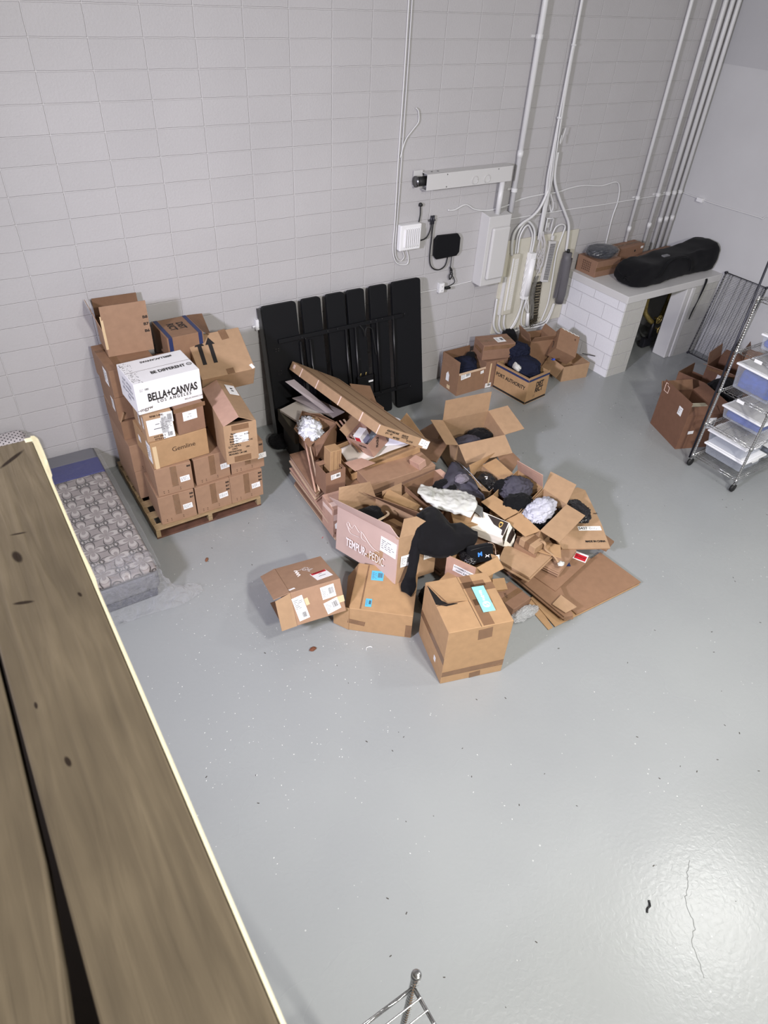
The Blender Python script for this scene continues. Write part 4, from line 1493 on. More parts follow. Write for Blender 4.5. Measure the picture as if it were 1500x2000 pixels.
o = patch('plastic_cover', rows, FILM2, mt, 0, 8, .045, 9, 2, world=True)
o = patch('plastic_cover', [[(-.27, -2.0, .20), (-.264, -1.5, .20), (-.264, -.8, .20), (-.27, -.02, .20)], [(-.262, -2.0, .30), (-.255, -1.5, .31), (-.255, -.8, .31), (-.26, -.02, .31)], [(-.31, -2.0, .352), (-.31, -1.5, .352), (-.31, -.8, .355), (-.31, -.02, .345)], [(-.8, -1.99, .350), (-.8, -1.5, .350), (-.8, -.8, .352), (-.8, -.02, .345)]], FILM, mt, 0, 6, .008, 6, 4, world=True)


def dots_mat():
    m = bpy.data.materials.new('dotted_fabric')
    m.use_nodes = True
    nt = m.node_tree
    p = nt.nodes['Principled BSDF']
    p.inputs['Roughness'].default_value = .8
    tc = nd(nt, 'TexCoord')
    sp = nd(nt, 'SeparateXYZ')
    nt.links.new(tc.outputs['Object'], sp.inputs[0])
    res = None
    for ox in (0, .5):
        u = mth(nt, 'SUBTRACT', mth(nt, 'FRACT', mth(nt, 'ADD', mth(nt, 'MULTIPLY', sp.outputs[0], 22), ox + 100)), .5)
        v = mth(nt, 'SUBTRACT', mth(nt, 'FRACT', mth(nt, 'ADD', mth(nt, 'MULTIPLY', mth(nt, 'ADD', sp.outputs[2], mth(nt, 'MULTIPLY', sp.outputs[1], .8)), 22), ox + 100)), .5)
        r = mth(nt, 'LESS_THAN', mth(nt, 'ADD', mth(nt, 'MULTIPLY', u, u), mth(nt, 'MULTIPLY', v, v)), .022)
        res = r if res is None else mth(nt, 'MAXIMUM', res, r)
    mx = nd(nt, 'Mix', data_type='RGBA')
    mx.inputs[6].default_value = srgb(200, 194, 196)
    mx.inputs[7].default_value = srgb(40, 38, 42)
    nt.links.new(res, mx.inputs[0])
    nt.links.new(mx.outputs[2], p.inputs['Base Color'])
    return m


o = G().box((-1.27, -.24, .36), (-.83, -.02, .71)).make('dotted_cushion', dots_mat(), bevel=.06, segs=6)
setp(o, 'pale cushion with rows of black dots, standing on the mattress head behind the rail', 'cushion')

# ================================================================== pallet with the box stack by the wall
pal = empty('pallet', (.40, -.69, 0), (0, 0, 0), 'worn wooden pallet under the tall stack of cartons', 'pallet')
X0, X1, Y0, Y1 = -.105, .925, -1.305, -.08
for i in range(7):
    y = Y0 + (Y1 - Y0 - .09) * i / 6
    G().box((X0, y, .092), (X1, y + .09, .106)).make('deck_board', PALWOOD, pal, world=True, bevel=.002)
for x in (X0, (X0 + X1) / 2 - .02, X1 - .04):
    G().box((x, Y0, .018), (x + .04, Y1, .092)).make('stringer', PALWOOD, pal, world=True, bevel=.002)
for y in (Y0, (Y0 + Y1) / 2 - .05, Y1 - .1):
    G().box((X0, y, 0), (X1, y + .10, .018)).make('bottom_board', PALRED, pal, world=True, bevel=.002)

COD = ['B8', 'B7', 'B6']


def coded(c, size, m=INK, side='F', codes=COD, u=.42, v0=.38, s=.032, dv=.14, name='lettering'):
    f = frame(*size, side)
    for i, t in enumerate(codes):
        text(c, f, u, v0 - dv * i, s, t, m, bold=.03, sx=1.2, name=name)


def stackbox(label, x, y, z, rz, w, h, d=.44, lab=True, codes=COD, m=None, lu=.28):
    c = carton(label, (x, y, z), rz, (w, d, h), m or K_MID, tape=[('F', .0, .12, .055, h * .74)], seam=None)
    f = frame(w, d, h, 'F')
    if lab:
        ship_label(c, f, lu, -.05, .085, .058, 3, int(x * 100) + int(z * 10), 0)
    coded(c, (w, d, h), codes=codes, s=.026, dv=.13)
    g = G()
    for u in (-.34, -.22, .12):
        for v in (-.34, -.40):
            M = fr_mat(f, u, v + .01 * u)
            g.box((-.004, -.003, 0), (.004, .003, .0006), M)
    g.make('staple_marks', INKB, c)
    return c


Z1, Z2, Z3, Z4, Z5 = .106, .417, .709, .974, 1.232
stackbox('left carton of the bottom row on the pallet, front white label at right', .144, -1.049, Z1, -2.5, .327, .309, codes=COD[:2])
stackbox('middle carton of the bottom row on the pallet', .476, -1.056, Z1, .3, .335, .309)
stackbox('right carton of the bottom row on the pallet, at its corner', .812, -1.060, Z1, -1.4, .322, .309)
stackbox('left carton of the second row, directly under the light-brown carton printed Gemline', .166, -1.038, Z2, -3.2, .322, .290, codes=COD[:1])
stackbox('middle carton of the second row on the pallet, its label half covered', .502, -1.030, Z2, 1.5, .33, .285, codes=[], lu=.36)
stackbox('right carton of the second row, below the slanted open tan carton', .855, -1.033, Z2, -2.1, .325, .290, codes=COD[:1], lu=.44)

c = carton('orange-brown closed carton printed Gemline, left above the second row', (.250, -1.013, Z3), 1.6, (.50, .44, .264), K_GOLD, seam='x')
f = frame(.50, .44, .264, 'F')
text(c, f, .06, .06, .062, 'Gemline', INKB, bold=.0)
f = frame(.50, .44, .264, 'L')
ship_label(c, f, .36, .05, .10, .19, 0, 3, 0)
sheet(c, f, -.2, .05, .06, .06, PAPER)
sheet(c, frame(.50, .44, .264, 'F'), -.44, -.1, .035, .24, TAPEL, 0, 'tape', lift=.0006, t=.0006)

c = carton('narrow carton half covered in overlapping white labels, under the white carton', (.128, -1.004, Z4), -2.9, (.235, .44, .256), K_TAN)
f = frame(.235, .44, .256, 'F')
ship_label(c, f, -.06, .03, .17, .15, 1, 5, 2, label='white label with handwriting')
ship_label(c, f, .27, -.12, .10, .18, 2, 6, 3)
ship_label(c, f, .30, .30, .10, .10, 0, 8, 1)
text(c, f, -.05, .44, .024, 'RN# 1-800', INKB, bold=.03)
text(c, f, -.05, -.34, .022, 'LOT 20S 3', INKB, bold=.03)
text(c, f, -.05, -.44, .022, 'STYLE 64', INKB, bold=.03)
f = frame(.235, .44, .256, 'L')
ship_label(c, f, .36, .12, .04, .10, 0, 9, 0)
ship_label(c, f, .02, -.02, .05, .11, 0, 19, 0)
for i in range(3):
    text(c, f, .06, .30 - i * .09, .03, 'QTY 24 PCS', INKB)
c = carton('reddish-brown taped carton with one white note, right of the narrow labelled one', (.372, -1.011, Z4), 4, (.245, .43, .262), K_RED, tape=['x', ('F', 0, .42, .28, .04)])
ship_label(c, frame(.245, .43, .262, 'F'), -.02, .14, .125, .085, 0, 12, 2)

# the white carton
sz = (.553, .403, .278)
c = carton('white printed carton reading BELLA+CANVAS on top of the stack', (.247, -.984, Z5 + .004), 2.6, sz, WHITEBOX, seam='x')
f = frame(*sz, 'F')
text(c, f, .05, -.02, .098, 'BELLA+CANVAS', INK, bold=.026, spacing=1.0, sx=.60)
text(c, f, .06, -.20, .038, 'L O S   A N G E L E S', INK, bold=.012, sx=.85)
text(c, f, .36, -.36, .018, 'BELLACANVAS.COM', INKB)
text(c, f, -.40, -.34, .045, '~mgyw', INKB, rot=6)
ship_label(c, f, -.36, .27, .09, .035, 0, 4, 1, sheetm=WHITEBOX)
f = frame(*sz, 'T')
text(c, f, .10, -.20, .062, 'BE DIFFERENT', INK, bold=.03, sx=.75)
g = G()
for rr in (.022, .017):
    pts = [fr_mat(f, .43, -.19) @ V((rr * math.cos(i * .3142), rr * math.sin(i * .3142), .0015)) for i in range(21)]
    g.tube(pts, .001, 5)
g.make('round_mark', INK, c)
text(c, f, .43, -.19, .016, 'sts', INK, bold=.02, name='mark_lettering')
text(c, f, .06, .33, .040, '#BELLACANVAS', INK, rot=180, bold=.03, sx=.95)
rn = random.Random(3)
g = G()
M = fr_mat(f, -.42, -.02)
for i in range(150):
    x, y = rn.uniform(-.04, .05), rn.uniform(-.19, .19)
    if rn.random() < (x + .05) * 7:
        continue
    s = rn.uniform(.001, .0032)
    g.box((x - s, y - s, .0004), (x + s, y + s, .0010), M)
g.make('printed_speckle', INK, c)
f = frame(*sz, 'L')
for i in range(4):
    text(c, f, .05, .26 - i * .16, .036, ('SOFT. FITTED', 'ECO. FRIENDLY', 'BELLA+CANVAS', 'TEES')[i], NAVYP)

# open tan carton lying across the right side
sz = (.287, .694, .391)
c = carton('long open tan carton with a roof of half-closed flaps, right of the white carton', (.757, -1.139, Z3 + .001), -6.3, sz, K_TAN, flaps={'L': (.155, 158, K_PINK), 'R': (.155, 158), 'F': (.13, 205), 'B': (.13, 200)})
f = frame(*sz, 'F')
for i, t in enumerate(('Buyer:', 'Port No:', 'Order No:', 'Model No:', 'Color No:', 'Q.TY: 144 PCS', 'C/NO:', 'DESTINATION:', 'MEASURES: CM CMS')):
    text(c, f, -.22 if i < 8 else -.14, .28 - i * .066, .024, t, INK, bold=.02, sx=.75)
for i, t in enumerate(('RUSH', 'LOT 136 15S', 'USA')):
    text(c, f, .18, .22 - i * .17, .022, t, INK, bold=.02, sx=.8)
ship_label(c, f, .0, .15, .13, .10, 0, 21, 2)
tape_on(c, sz, ('F', 0, -.40, .15, .06, 0))
tape_on(c, sz, ('F', 0, .42, .15, .05, 0))
fl = [o for o in c.children if o.name.startswith('flap')][1]
M = Matrix.Translation((.075, .16, .420)) @ Matrix.Rotation(R(-22), 4, 'Y') @ Matrix.Rotation(R(90), 4, 'Z')
k = G().box((-.09, -.045, -.002), (.09, .045, .0)).make('note', PAPER, c)
k.matrix_local = Matrix.Translation((.088, .17, .4265)) @ Matrix.Rotation(R(22), 4, 'Y') @ Matrix.Rotation(R(90), 4, 'Z')
G().box((-.03, -.012, 0), (-.012, .012, .0006)).make('printing', INK, k)
G().box((.012, -.012, 0), (.034, .012, .0006)).make('printing', INK, k)

# second half of the stack against the wall
D2 = .66
stackbox('left rear carton of the bottom row, behind against the wall', .17, -.46, Z1, 0, .50, .309, d=.66, lab=False, codes=[])
stackbox('right rear carton of the bottom row by the wall', .68, -.46, Z1, 0, .50, .309, d=.66, lab=False, codes=[])
stackbox('left rear carton of the second row, dark left side against the wall', .17, -.46, Z2, 0, .505, .290, d=.66, lab=False, codes=[])
stackbox('right rear carton of the second row by the wall', .68, -.46, Z2, 0, .50, .290, d=.66, lab=False, codes=[])
c = carton('open brown carton with one raised pale flap in the left rear column', (.125, -.40, Z3), 0, (.42, .55, .185), K_BROWN, flaps={'L': (.10, 120, K_TAN), 'F': (.10, 190), 'B': (.1, 185)})
c = carton('brown carton with a small white label, second from top of the left rear column', (.125, -.38, .90), -1, (.42, .54, .225), K_BROWN)
ship_label(c, frame(.42, .54, .225, 'L'), .30, .05, .09, .12, 0, 31, 0)
c = carton('brown taped carton with a white side label, top of the left rear column', (.12, -.375, 1.128), 1, (.42, .54, .262), K_BROWN, tape=[('T', -.25, .0, .06, .54), ('T', 0, .25, .42, .05)])
ship_label(c, frame(.42, .54, .262, 'L'), .22, .05, .11, .15, 0, 33, 0)
sz = (.395, .34, .21)
c = carton('brown open carton with tall raised flaps printed B8 B7 B6, topmost on the left', (.195, -.235, 1.392), -3, sz, K_MID,
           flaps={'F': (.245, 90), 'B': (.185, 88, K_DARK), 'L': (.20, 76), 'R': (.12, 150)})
f = frame(*sz, 'F')
for i, t in enumerate(COD):
    text(c, f, .42, .98 - i * .30, .034, t, INK, bold=.03, sx=1.2)
sheet(c, f, -.485, .55, .022, .30, TAPEL, 0, 'tape')
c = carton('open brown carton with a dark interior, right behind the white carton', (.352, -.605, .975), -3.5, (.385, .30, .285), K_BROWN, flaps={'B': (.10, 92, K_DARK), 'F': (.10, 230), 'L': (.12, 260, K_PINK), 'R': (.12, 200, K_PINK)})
c = carton('tan carton standing behind the slanted open carton, lower of two', (.79, -.44, Z3), 2, (.36, .42, .24), K_GOLD)
c = carton('tan carton supporting the carton printed DISTRICT by the wall', (.74, -.30, .95), 2, (.44, .40, .245), K_GOLD)
c = carton('plain brown carton filling the middle of the stack behind the white carton', (.36, -.60, Z3), 0, (.40, .36, .262), K_BROWN)
sz = (.34, .40, .30)
c = carton('brown carton printed DIST RICT with blue tape, lying open to the right', (.655, -.285, 1.200), 1.3, sz, K_BROWN)
f = frame(*sz, 'T')
for u in (-.41, .41):
    sheet(c, f, u, 0, .035, .40, NAVYP, 0, 'blue_tape', 'blue tape')
    sheet(c, frame(*sz, 'F'), u, .1, .035, .24, NAVYP, 0, 'blue_tape', 'blue tape')
text(c, f, .12, .02, .088, 'DIST', INK, rot=-90, bold=.03, sx=.8)
text(c, f, -.14, .02, .088, 'RICT', INK, rot=-90, bold=.03, sx=.8)
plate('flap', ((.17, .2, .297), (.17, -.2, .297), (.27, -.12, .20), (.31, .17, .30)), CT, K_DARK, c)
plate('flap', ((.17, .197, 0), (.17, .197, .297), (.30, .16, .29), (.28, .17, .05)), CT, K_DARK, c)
sz = (.50, .478, .25)
c = carton('big tan carton with two black up arrows, tilted on top of the right side', (.945, -.50, 1.105), -5.7, sz, K_TAN, tx=28.3, ty=-2.5)
f = frame(*sz, 'T')
for u in (-.33, -.13):
    M = fr_mat(f, u, .12, -3)
    g = G()
    g.prism([M @ V(p) for p in ((-.018, -.15, 0), (.018, -.15, 0), (.018, .055, 0), (.044, .055, 0), (0, .135, 0), (-.044, .055, 0), (-.018, .055, 0))], f[3], .0008)
    g.make('arrow', INK, c)
sheet(c, f, .18, .40, .07, .11, TAPE, 4, 'tape')
sheet(c, f, .05, -.44, .07, .06, TAPE, 0, 'tape')
sheet(c, f, .46, -.44, .03, .05, PAPER, 20, 'torn_white_patch', 'torn white patch at the corner')
crumple('crushed_corner', (-.25, .20, .235), (.045, .035, .03), K_RED, c, 5, .4, sub=3)

# ================================================================== loose cartons on the open floor
sz = (.504, .512, .586)
c = carton('large orange-brown taped carton nearest the camera with an aqua leaflet on it', (1.510, -3.739, 0), -16.5, sz, K_GOLD,
           tape=[('F', .08, .36, .11, .11, 5), ('F', 0, -.30, .50, .05, 1.5), ('F', .05, -.44, .09, .06, 6), ('L', 0, -.06, .51, .07, 0), ('F', 0, -.35, .50, .012, 0),
                 ('T', .12, 0, .085, .50, 0), ('T', .32, .22, .18, .07, 0), ('T', .12, .30, .26, .06, 0), ('T', .20, -.05, .14, .06, 0)])
f = frame(*sz, 'L')
ship_label(c, f, .20, -.30, .035, .05, 0, 51, 2)
f = frame(*sz, 'T')
G().box((-.0018, -.254, sz[2]), (.0018, .254, sz[2] + .001)).make('seam', INKB, c)
M = Matrix.Translation((-.125, .006, sz[2] + .001))
g = G()
g.box((-.125, -.0018, 0), (.125, .0018, .001), M)
g.make('seam', INKB, c)
pp = [(-.250, .22), (-.250, .02), (-.18, -.012), (-.09, -.008)]
qq = [(-.247, .22), (-.195, .05), (-.16, .012), (-.09, -.002)]
g = G()
g.add([V((x, y, sz[2] + .0014)) for x, y in pp] + [V((x, y, sz[2] + .0014)) for x, y in qq], [(0, 4, 5, 1), (1, 5, 6, 2), (2, 6, 7, 3)])
g.make('flap_gap_shade', mat('gap_shade', srgb(14, 10, 8), rough=1), c)  # black sheet on the closed top, drawn as the shade of a gap
plate('raised_flap', ((-.002, .25, sz[2] + .003), (-.002, .002, sz[2] + .003), (-.17, .006, sz[2] + .028), (-.249, .248, sz[2] + .006)), .004, K_GOLD, c, seed=3, bend=.004)
M = Matrix.Rotation(R(-16.5), 4, 'Z')
p = Matrix.Translation((1.510, -3.739, sz[2])) @ M @ Matrix.Translation((.115, -.01, 0)) @ Matrix.Rotation(R(-2), 4, 'Z')
lf = empty('leaflet', p.to_translation() + V((0, 0, .003)), (0, 0, R(-18.5)), 'aqua blue folded leaflet with white print, lying on the large nearest carton', 'leaflet')
G().box((-.048, -.125, 0), (.048, .125, .004)).make('cover', TEAL, lf, bevel=.0015)
G().box((-.050, -.122, .0045), (.046, .127, .008)).make('top_fold', TEAL, lf, bevel=.0015)
g = G()
for rr in (.028, .021):
    g.tube([(rr * math.cos(i * .3142), -.06 + rr * math.sin(i * .3142), .009) for i in range(21)], .0016, 5)
g.tube(catmull([(.018, -.045, .009), (-.012, -.048, .009), (.012, -.07, .009), (-.018, -.075, .009)], 4), .002, 5)
for i in range(6):
    g.box((-.012 + (i % 2) * .003, -.02 + i * .018, .0082), (.004 + (i % 3) * .004, -.008 + i * .018, .0088))
g.make('white_print', WHITEP, lf)

# blue labelled low carton
sz = (.507, .520, .258)
c = carton('low brown carton with two blue stickers, partly under the pinkish carton', (1.227, -3.070, 0), -39.9, sz, K_GOLD,
           tape=[('T', -.33, 0, .012, .50), ('F', -.38, -.1, .14, .05, -8), ('F', .45, -.2, .05, .14, 0)])
f = frame(*sz, 'T')
o = ship_label(c, f, -.16, .26, .10, .11, 3, 61, 1, label='bright blue sticker', sheetm=BLUELABEL)
o = ship_label(c, f, -.22, -.34, .05, .085, 2, 62, 1, label='bright blue sticker', sheetm=BLUELABEL)
plate('flap', ((-.2535, -.26, .255), (-.2535, -.26, .003), (-.385, -.215, .01), (-.385, -.24, .25)), CT, K_GOLD, c)
plate('flap', ((-.2535, .26, .256), (-.2535, -.25, .256), (-.30, -.20, .13), (-.34, .24, .10)), CT, K_GOLD, c)

# scribbled carton on its side
sz = (.401, .574, .280)
P0 = (.689, -2.824, .128)
c = carton('brown carton on its side with white scribble and a red-topped pouch', P0, -10.3, sz, K_MID, tx=-24, ty=-3.1, tape=[('F', .43, -.10, .06, .055, 2, TAPEL)])
f = frame(*sz, 'T')
g = G()
f2 = f
ship_label(c, f, .24, -.20, .135, .155, 8, 71, 2, label='clear document pouch with red heading')
M = fr_mat(f, .24, -.20, 8, .003)
o = G().box((-.062, .040, 0), (.062, .074, .0008), M).make('red_heading', REDP, c)
text(c, None, 0, .057, .020, 'PACKING', INK, M=M, bold=.03, lift=.0018)
pts = []
M = fr_mat(f, .02, .10, 0, .004)
g = G()
rn = random.Random(8)
xx = -.06
text(c, f, .06, .12, .085, 'JGHL', WHITEP, rot=-58, sx=.6)
pts = [(-.05 + .022 * i, -.055 + (.022 if i % 2 else -.012), 0) for i in range(7)]
g.tube([M @ V(p) for p in catmull([(p[1] * .8 - .03, -p[0] - .0, 0) for p in pts], 4)], .003, 5)
g.make('scribble', WHITEP, c)
sheet(c, f, -.43, -.40, .05, .022, PAPER, 15)
f = frame(*sz, 'F')
ship_label(c, f, .22, .22, .11, .105, 3, 73, 1)
ship_label(c, f, .25, -.22, .115, .10, 12, 74, 1)
ship_label(c, f, -.36, -.02, .085, .20, 8, 75, 3)
sheet(c, f, -.22, .12, .03, .06, TAPEL, 8, 'tape')
w2, d2, h2 = .2005, .287, .280
plate('flap', ((-w2, d2, h2), (-w2, -d2, h2), (-w2 - .13, -d2 + .01, h2 - .02), (-w2 - .13, d2 - .01, h2 - .03)), CT, K_MID, c)
plate('flap', ((-w2, -d2, h2), (-w2, -d2, 0), (-w2 - .125, -d2 - .03, .01), (-w2 - .125, -d2 - .03, h2 - .02)), CT, K_TAN, c)
plate('flap', ((-w2, -d2, .003), (-w2, d2, .003), (-w2 - .10, d2 - .02, .0), (-w2 - .10, -d2 + .06, -.0)), CT, K_DARK, c)
# hollow look: a dark panel over the end stands in for inside shade
G().box((-w2 - .0015, -d2 + .012, .012), (-w2 - .0005, d2 - .012, h2 - .012)).make('opening_shade', mat('carton_inside_shade', srgb(66, 44, 38), rough=.9), c)

# ================================================================== the big pile
PK_LIT = mat('tempur_pink_lit', srgb(192, 166, 156), rough=.7, var=.05, bump=.15, bscale=30)  # pinkish light from the left put into the left side's colour
top = [(1.298, -2.17, .456), (1.719, -2.137, .364), (1.824, -2.934, .559), (1.403, -2.967, .65)]
bot = [(1.222, -2.274, .069), (1.643, -2.241, .003), (1.748, -3.038, .171), (1.327, -3.071, .263)]
tp = empty('mattress_carton', (1.53, -2.6, .0), (0, 0, 0), 'tilted open pink-lit carton printed TEMPUR-PEDIC at the front of the pile', 'box')
g = G()
for i in range(4):
    j = (i + 1) % 4
    plate_geo(g, (bot[i], bot[j], top[j], top[i]), .006, 4, 0, i)
plate_geo(g, bot, .006, 1)
g.make('body', K_TAN, tp, world=True)
n = V((top[3][0] - top[2][0], 0, 0))
L = [V(p) for p in (top[0], top[3], bot[3], bot[0])]
nn = (L[1] - L[0]).cross(L[3] - L[0]).normalized()
if nn.x > 0:
    nn = -nn
plate('printed_side', [p + nn * .004 for p in (L[3], L[2], L[1], L[0])], .003, PK_LIT, tp, world=True, n=4)
fr = qframe(L[0] + nn * .006, L[1] + nn * .006, L[2] + nn * .006, L[3] + nn * .006, tp.location)
text(tp, fr, -.12, -.17, .105, 'TEMPUR-', WHITEP, bold=.022, sx=.70, lift=.016)
text(tp, fr, .215, -.17, .105, 'PEDIC', WHITEP, bold=-.002, sx=.70, lift=.016)
M = fr_mat(fr, -.03, .13, 0, .014)
g = G()
fig = [[(-.21, .02), (-.225, .045), (-.21, .065), (-.19, .06), (-.185, .04), (-.20, .02), (-.17, .01)],
       [(-.21, .02), (-.17, -.02), (-.10, -.02), (-.05, -.015)],
       [(-.19, .055), (-.15, .03), (-.12, .07), (-.09, .055), (-.05, .03), (-.02, .045), (.03, .02), (.08, -.015), (.15, -.045), (.23, -.05)],
       [(-.02, .045), (-.01, -.01), (.05, -.02)]]
for ln in fig:
    g.tube([M @ V((x, y, 0)) for x, y in catmull([(a, b, 0) for a, b in ln], 5)] if False else [M @ p for p in catmull([(a, b, 0) for a, b in ln], 5)], .0016, 5)
g.make('line_drawing', WHITEP, tp)
ship_label(tp, fr, .36, .20, .20, .13, -2, 81, 0, label='white shipping label')
# front face
Fq = [V(p) for p in (top[3], top[2], bot[2], bot[3])]
fr = qframe(*Fq, tp.location)
if fr[3].y > 0:
    fr = (fr[0], fr[1], fr[2], -fr[3], fr[4], fr[5])
fr = (fr[0] + fr[3] * .010,) + tuple(fr[1:])
ship_label(tp, fr, -.30, -.02, .12, .10, 0, 82, 1, label='cream shipping label')
ship_label(tp, fr, .30, .02, .12, .12, 0, 83, 1, label='cream shipping label')
for nm, a, b, ta, tb, mm in (('flap', top[0], top[1], (1.331, -2.117, .62), (1.629, -2.154, .60), K_TAN), ('flap', top[1], top[2], (1.50, -2.26, .60), (1.722, -2.776, .66), K_DARK),
                             ('flap', top[2], top[3], (1.63, -2.873, .72), (1.495, -2.889, .76), K_TAN), ('flap', top[3], top[0], (1.37, -2.864, .725), (1.249, -2.091, .52), PK_LIT)):
    plate(nm, (a, b, tb, ta), .005, mm, tp, world=True, bend=.004)
# things inside it
o = empty('black_cap_bag', (1.47, -2.42, .40), (0, 0, 0), 'black fabric pouch with a tan strap inside the pink-lit carton', 'pouch')
crumple('pouch', (0, 0, .05), (.13, .11, .06), BLACKFAB, o, 12, .2)
patch('strap', [[(-.02, -.10, .08), (-.02, -.125, .08)], [(.05, -.11, .10), (.05, -.135, .10)], [(.13, -.08, .09), (.14, -.10, .09)], [(.15, -.02, .07), (.17, -.03, .07)]], mat('tan_strap', srgb(205, 180, 150), rough=.7), o, .003, 5)
c = carton('brown folded kraft paper box inside the pinkish carton', (1.57, -2.68, .30), 10, (.20, .26, .16), K_GOLD, tx=-8, ty=12, tape=['y'])
c = carton('dark inner box at the front inside the pinkish carton', (1.66, -2.86, .28), 8, (.13, .08, .16), K_DARK, tx=-8, ty=12)

# hoodie lying over the pile
hd = empty('black_hoodie', (1.85, -2.95, .28), (0, 0, 0), 'black jersey top draped over the pile with one sleeve hanging down', 'clothing')
rows = [[(1.759, -2.731, .6), (1.866, -2.701, .6), (1.939, -2.723, .58), (1.982, -2.79, .54), (2.001, -2.889, .5), (2.116, -2.895, .47), (2.155, -2.965, .44), (2.205, -3.02, .42)],
        [(1.613, -2.893, .64), (1.734, -2.866, .65), (1.818, -2.886, .62), (1.882, -2.937, .57), (1.922, -3.005, .54), (1.988, -3.054, .5), (2.081, -3.054, .47), (2.171, -3.066, .43)],
        [(1.565, -2.972, .62), (1.647, -2.992, .60), (1.727, -3.018, .57), (1.79, -3.068, .53), (1.848, -3.108, .5), (1.931, -3.117, .47), (2.016, -3.123, .45), (2.13, -3.098, .41)],
        [(1.56, -3.025, .54), (1.637, -3.06, .5), (1.696, -3.094, .46), (1.752, -3.118, .44), (1.812, -3.135, .43), (1.901, -3.133, .42), (1.987, -3.136, .41), (2.091, -3.119, .37)],
        [(1.57, -3.03, .46), (1.64, -3.05, .43), (1.70, -3.08, .40), (1.75, -3.10, .38), (1.81, -3.11, .37), (1.90, -3.11, .36), (1.98, -3.11, .35), (2.07, -3.09, .33)]]
patch('body', rows, BLACKJER, hd, .012, 6, .024, 6, 5, world=True)
rows = [[(1.70, -2.79, .655), (1.73, -2.80, .67), (1.77, -2.78, .655)], [(1.555, -2.907, .60), (1.58, -2.96, .63), (1.615, -2.985, .60)], [(1.503, -2.979, .50), (1.535, -3.03, .52), (1.575, -3.035, .50)], [(1.443, -3.069, .42), (1.47, -3.11, .43), (1.50, -3.115, .42)],
        [(1.39, -3.105, .36), (1.42, -3.15, .36), (1.455, -3.165, .355)], [(1.345, -3.12, .285), (1.39, -3.17, .31), (1.437, -3.205, .285)], [(1.318, -3.173, .272), (1.33, -3.21, .29), (1.358, -3.256, .272)]]
patch('sleeve', rows, BLACKJER, hd, .012, 6, .010, 14, 6, world=True)
patch('collar_tag', [[(1.79, -2.70, .612), (1.815, -2.695, .612)], [(1.79, -2.72, .612), (1.815, -2.715, .612)]], PAPER, hd, .002, 2, 0, world=True)

# white poly mailer
o = empty('poly_mailer', (2.15, -2.6, .46), (0, 0, 0), 'crumpled white plastic mailer lying across the middle of the pile', 'mailer')
rows = [[(2.096, -2.302, .5), (2.174, -2.395, .5), (2.267, -2.485, .5), (2.379, -2.566, .5), (2.424, -2.68, .5)], [(1.975, -2.417, .54), (2.055, -2.535, .54), (2.144, -2.641, .54), (2.253, -2.72, .54), (2.358, -2.796, .54)],
        [(1.971, -2.459, .52), (2.012, -2.615, .52), (2.092, -2.714, .52), (2.162, -2.808, .52), (2.321, -2.841, .52)], [(2.0, -2.514, .48), (2.034, -2.645, .48), (2.095, -2.734, .48), (2.175, -2.833, .48), (2.218, -2.894, .48)]]
patch('bag', rows, MAILER, o, .006, 10, .026, 16, 2, world=True)
M = Matrix.Translation((2.07, -2.555, .565)) @ Matrix.Rotation(R(-40), 4, 'Z')
for nm in (0,):
    g = G()
    rn = random.Random(4)
    bars_geo(g, M, -.03, 0, .05, .075, 12, rn, .0, False)
    bars_geo(g, M, .05, 0, .07, .07, 5, rn, .0, True)
    k = g.make('faint_print', mat('mailer_print', srgb(150, 152, 140), rough=.6), o, world=True)
# grey/black garment bag behind
o = empty('garment_bag', (2.47, -2.35, .34), (0, 0, 0), 'charcoal and black zip garment bag heaped behind the white mailer', 'garment')
rows = [[(2.324, -2.328, .44), (2.528, -2.165, .47), (2.631, -2.138, .47), (2.643, -2.253, .45), (2.66, -2.40, .42)], [(2.241, -2.452, .5), (2.372, -2.405, .53), (2.492, -2.373, .53), (2.53, -2.462, .5), (2.56, -2.586, .45)],
        [(2.30, -2.50, .44), (2.42, -2.44, .46), (2.495, -2.449, .46), (2.535, -2.536, .43), (2.58, -2.64, .40)], [(2.36, -2.56, .36), (2.45, -2.52, .36), (2.50, -2.53, .36), (2.55, -2.58, .36), (2.60, -2.67, .34)]]
patch('bag', rows, GREYFAB, o, .012, 6, .035, 9, 9, world=True)
G().tube(catmull([(2.60, -2.14, .50), (2.56, -2.28, .56), (2.60, -2.42, .51), (2.63, -2.56, .44)], 6), .004, 6).make('zip', STEEL, o, True, True)
crumple('lining', (2.30, -2.40, .44), (.10, .09, .07), BLACKFAB, o, 15, .3, world=True)
crumple('grey_sleeve', (2.46, -2.44, .52), (.06, .05, .035), mat('mid_grey_fabric', srgb(112, 106, 116), rough=.9), o, 16, .35, world=True)

# --- open cartons of the pile
z = .43
c = qbox('open tan carton holding black and grey caps, left one of the joined pair', [(2.651, -2.691, z), (3.128, -2.505, z), (3.148, -2.833, z), (2.697, -3.001, z)], .13,
         [[1, (3.06, -2.534, .59), (3.114, -2.831, .59), K_PINK], [3, (2.534, -3.001, .40), (2.509, -2.698, .40), K_GOLD]], K_GOLD, shrink=.03)
o = crumple('knit_hats', (2.80, -2.88, .40), (.14, .11, .075), BLACKFAB, seed=21, amp=.28)
setp(o, 'black knit caps piled in the front of the left joined carton', 'cap')
o = crumple('grey_hoodie', (2.93, -2.70, .41), (.15, .13, .10), GREYFAB, seed=22, amp=.30)
setp(o, 'charcoal grey cap and sweater heap at the back of the left joined carton', 'clothing')
o = crumple('knit_hat', (2.83, -2.62, .41), (.08, .07, .075), BLACKFAB, seed=23, amp=.2)
setp(o, 'black cap at the back left corner of the left joined carton', 'cap')
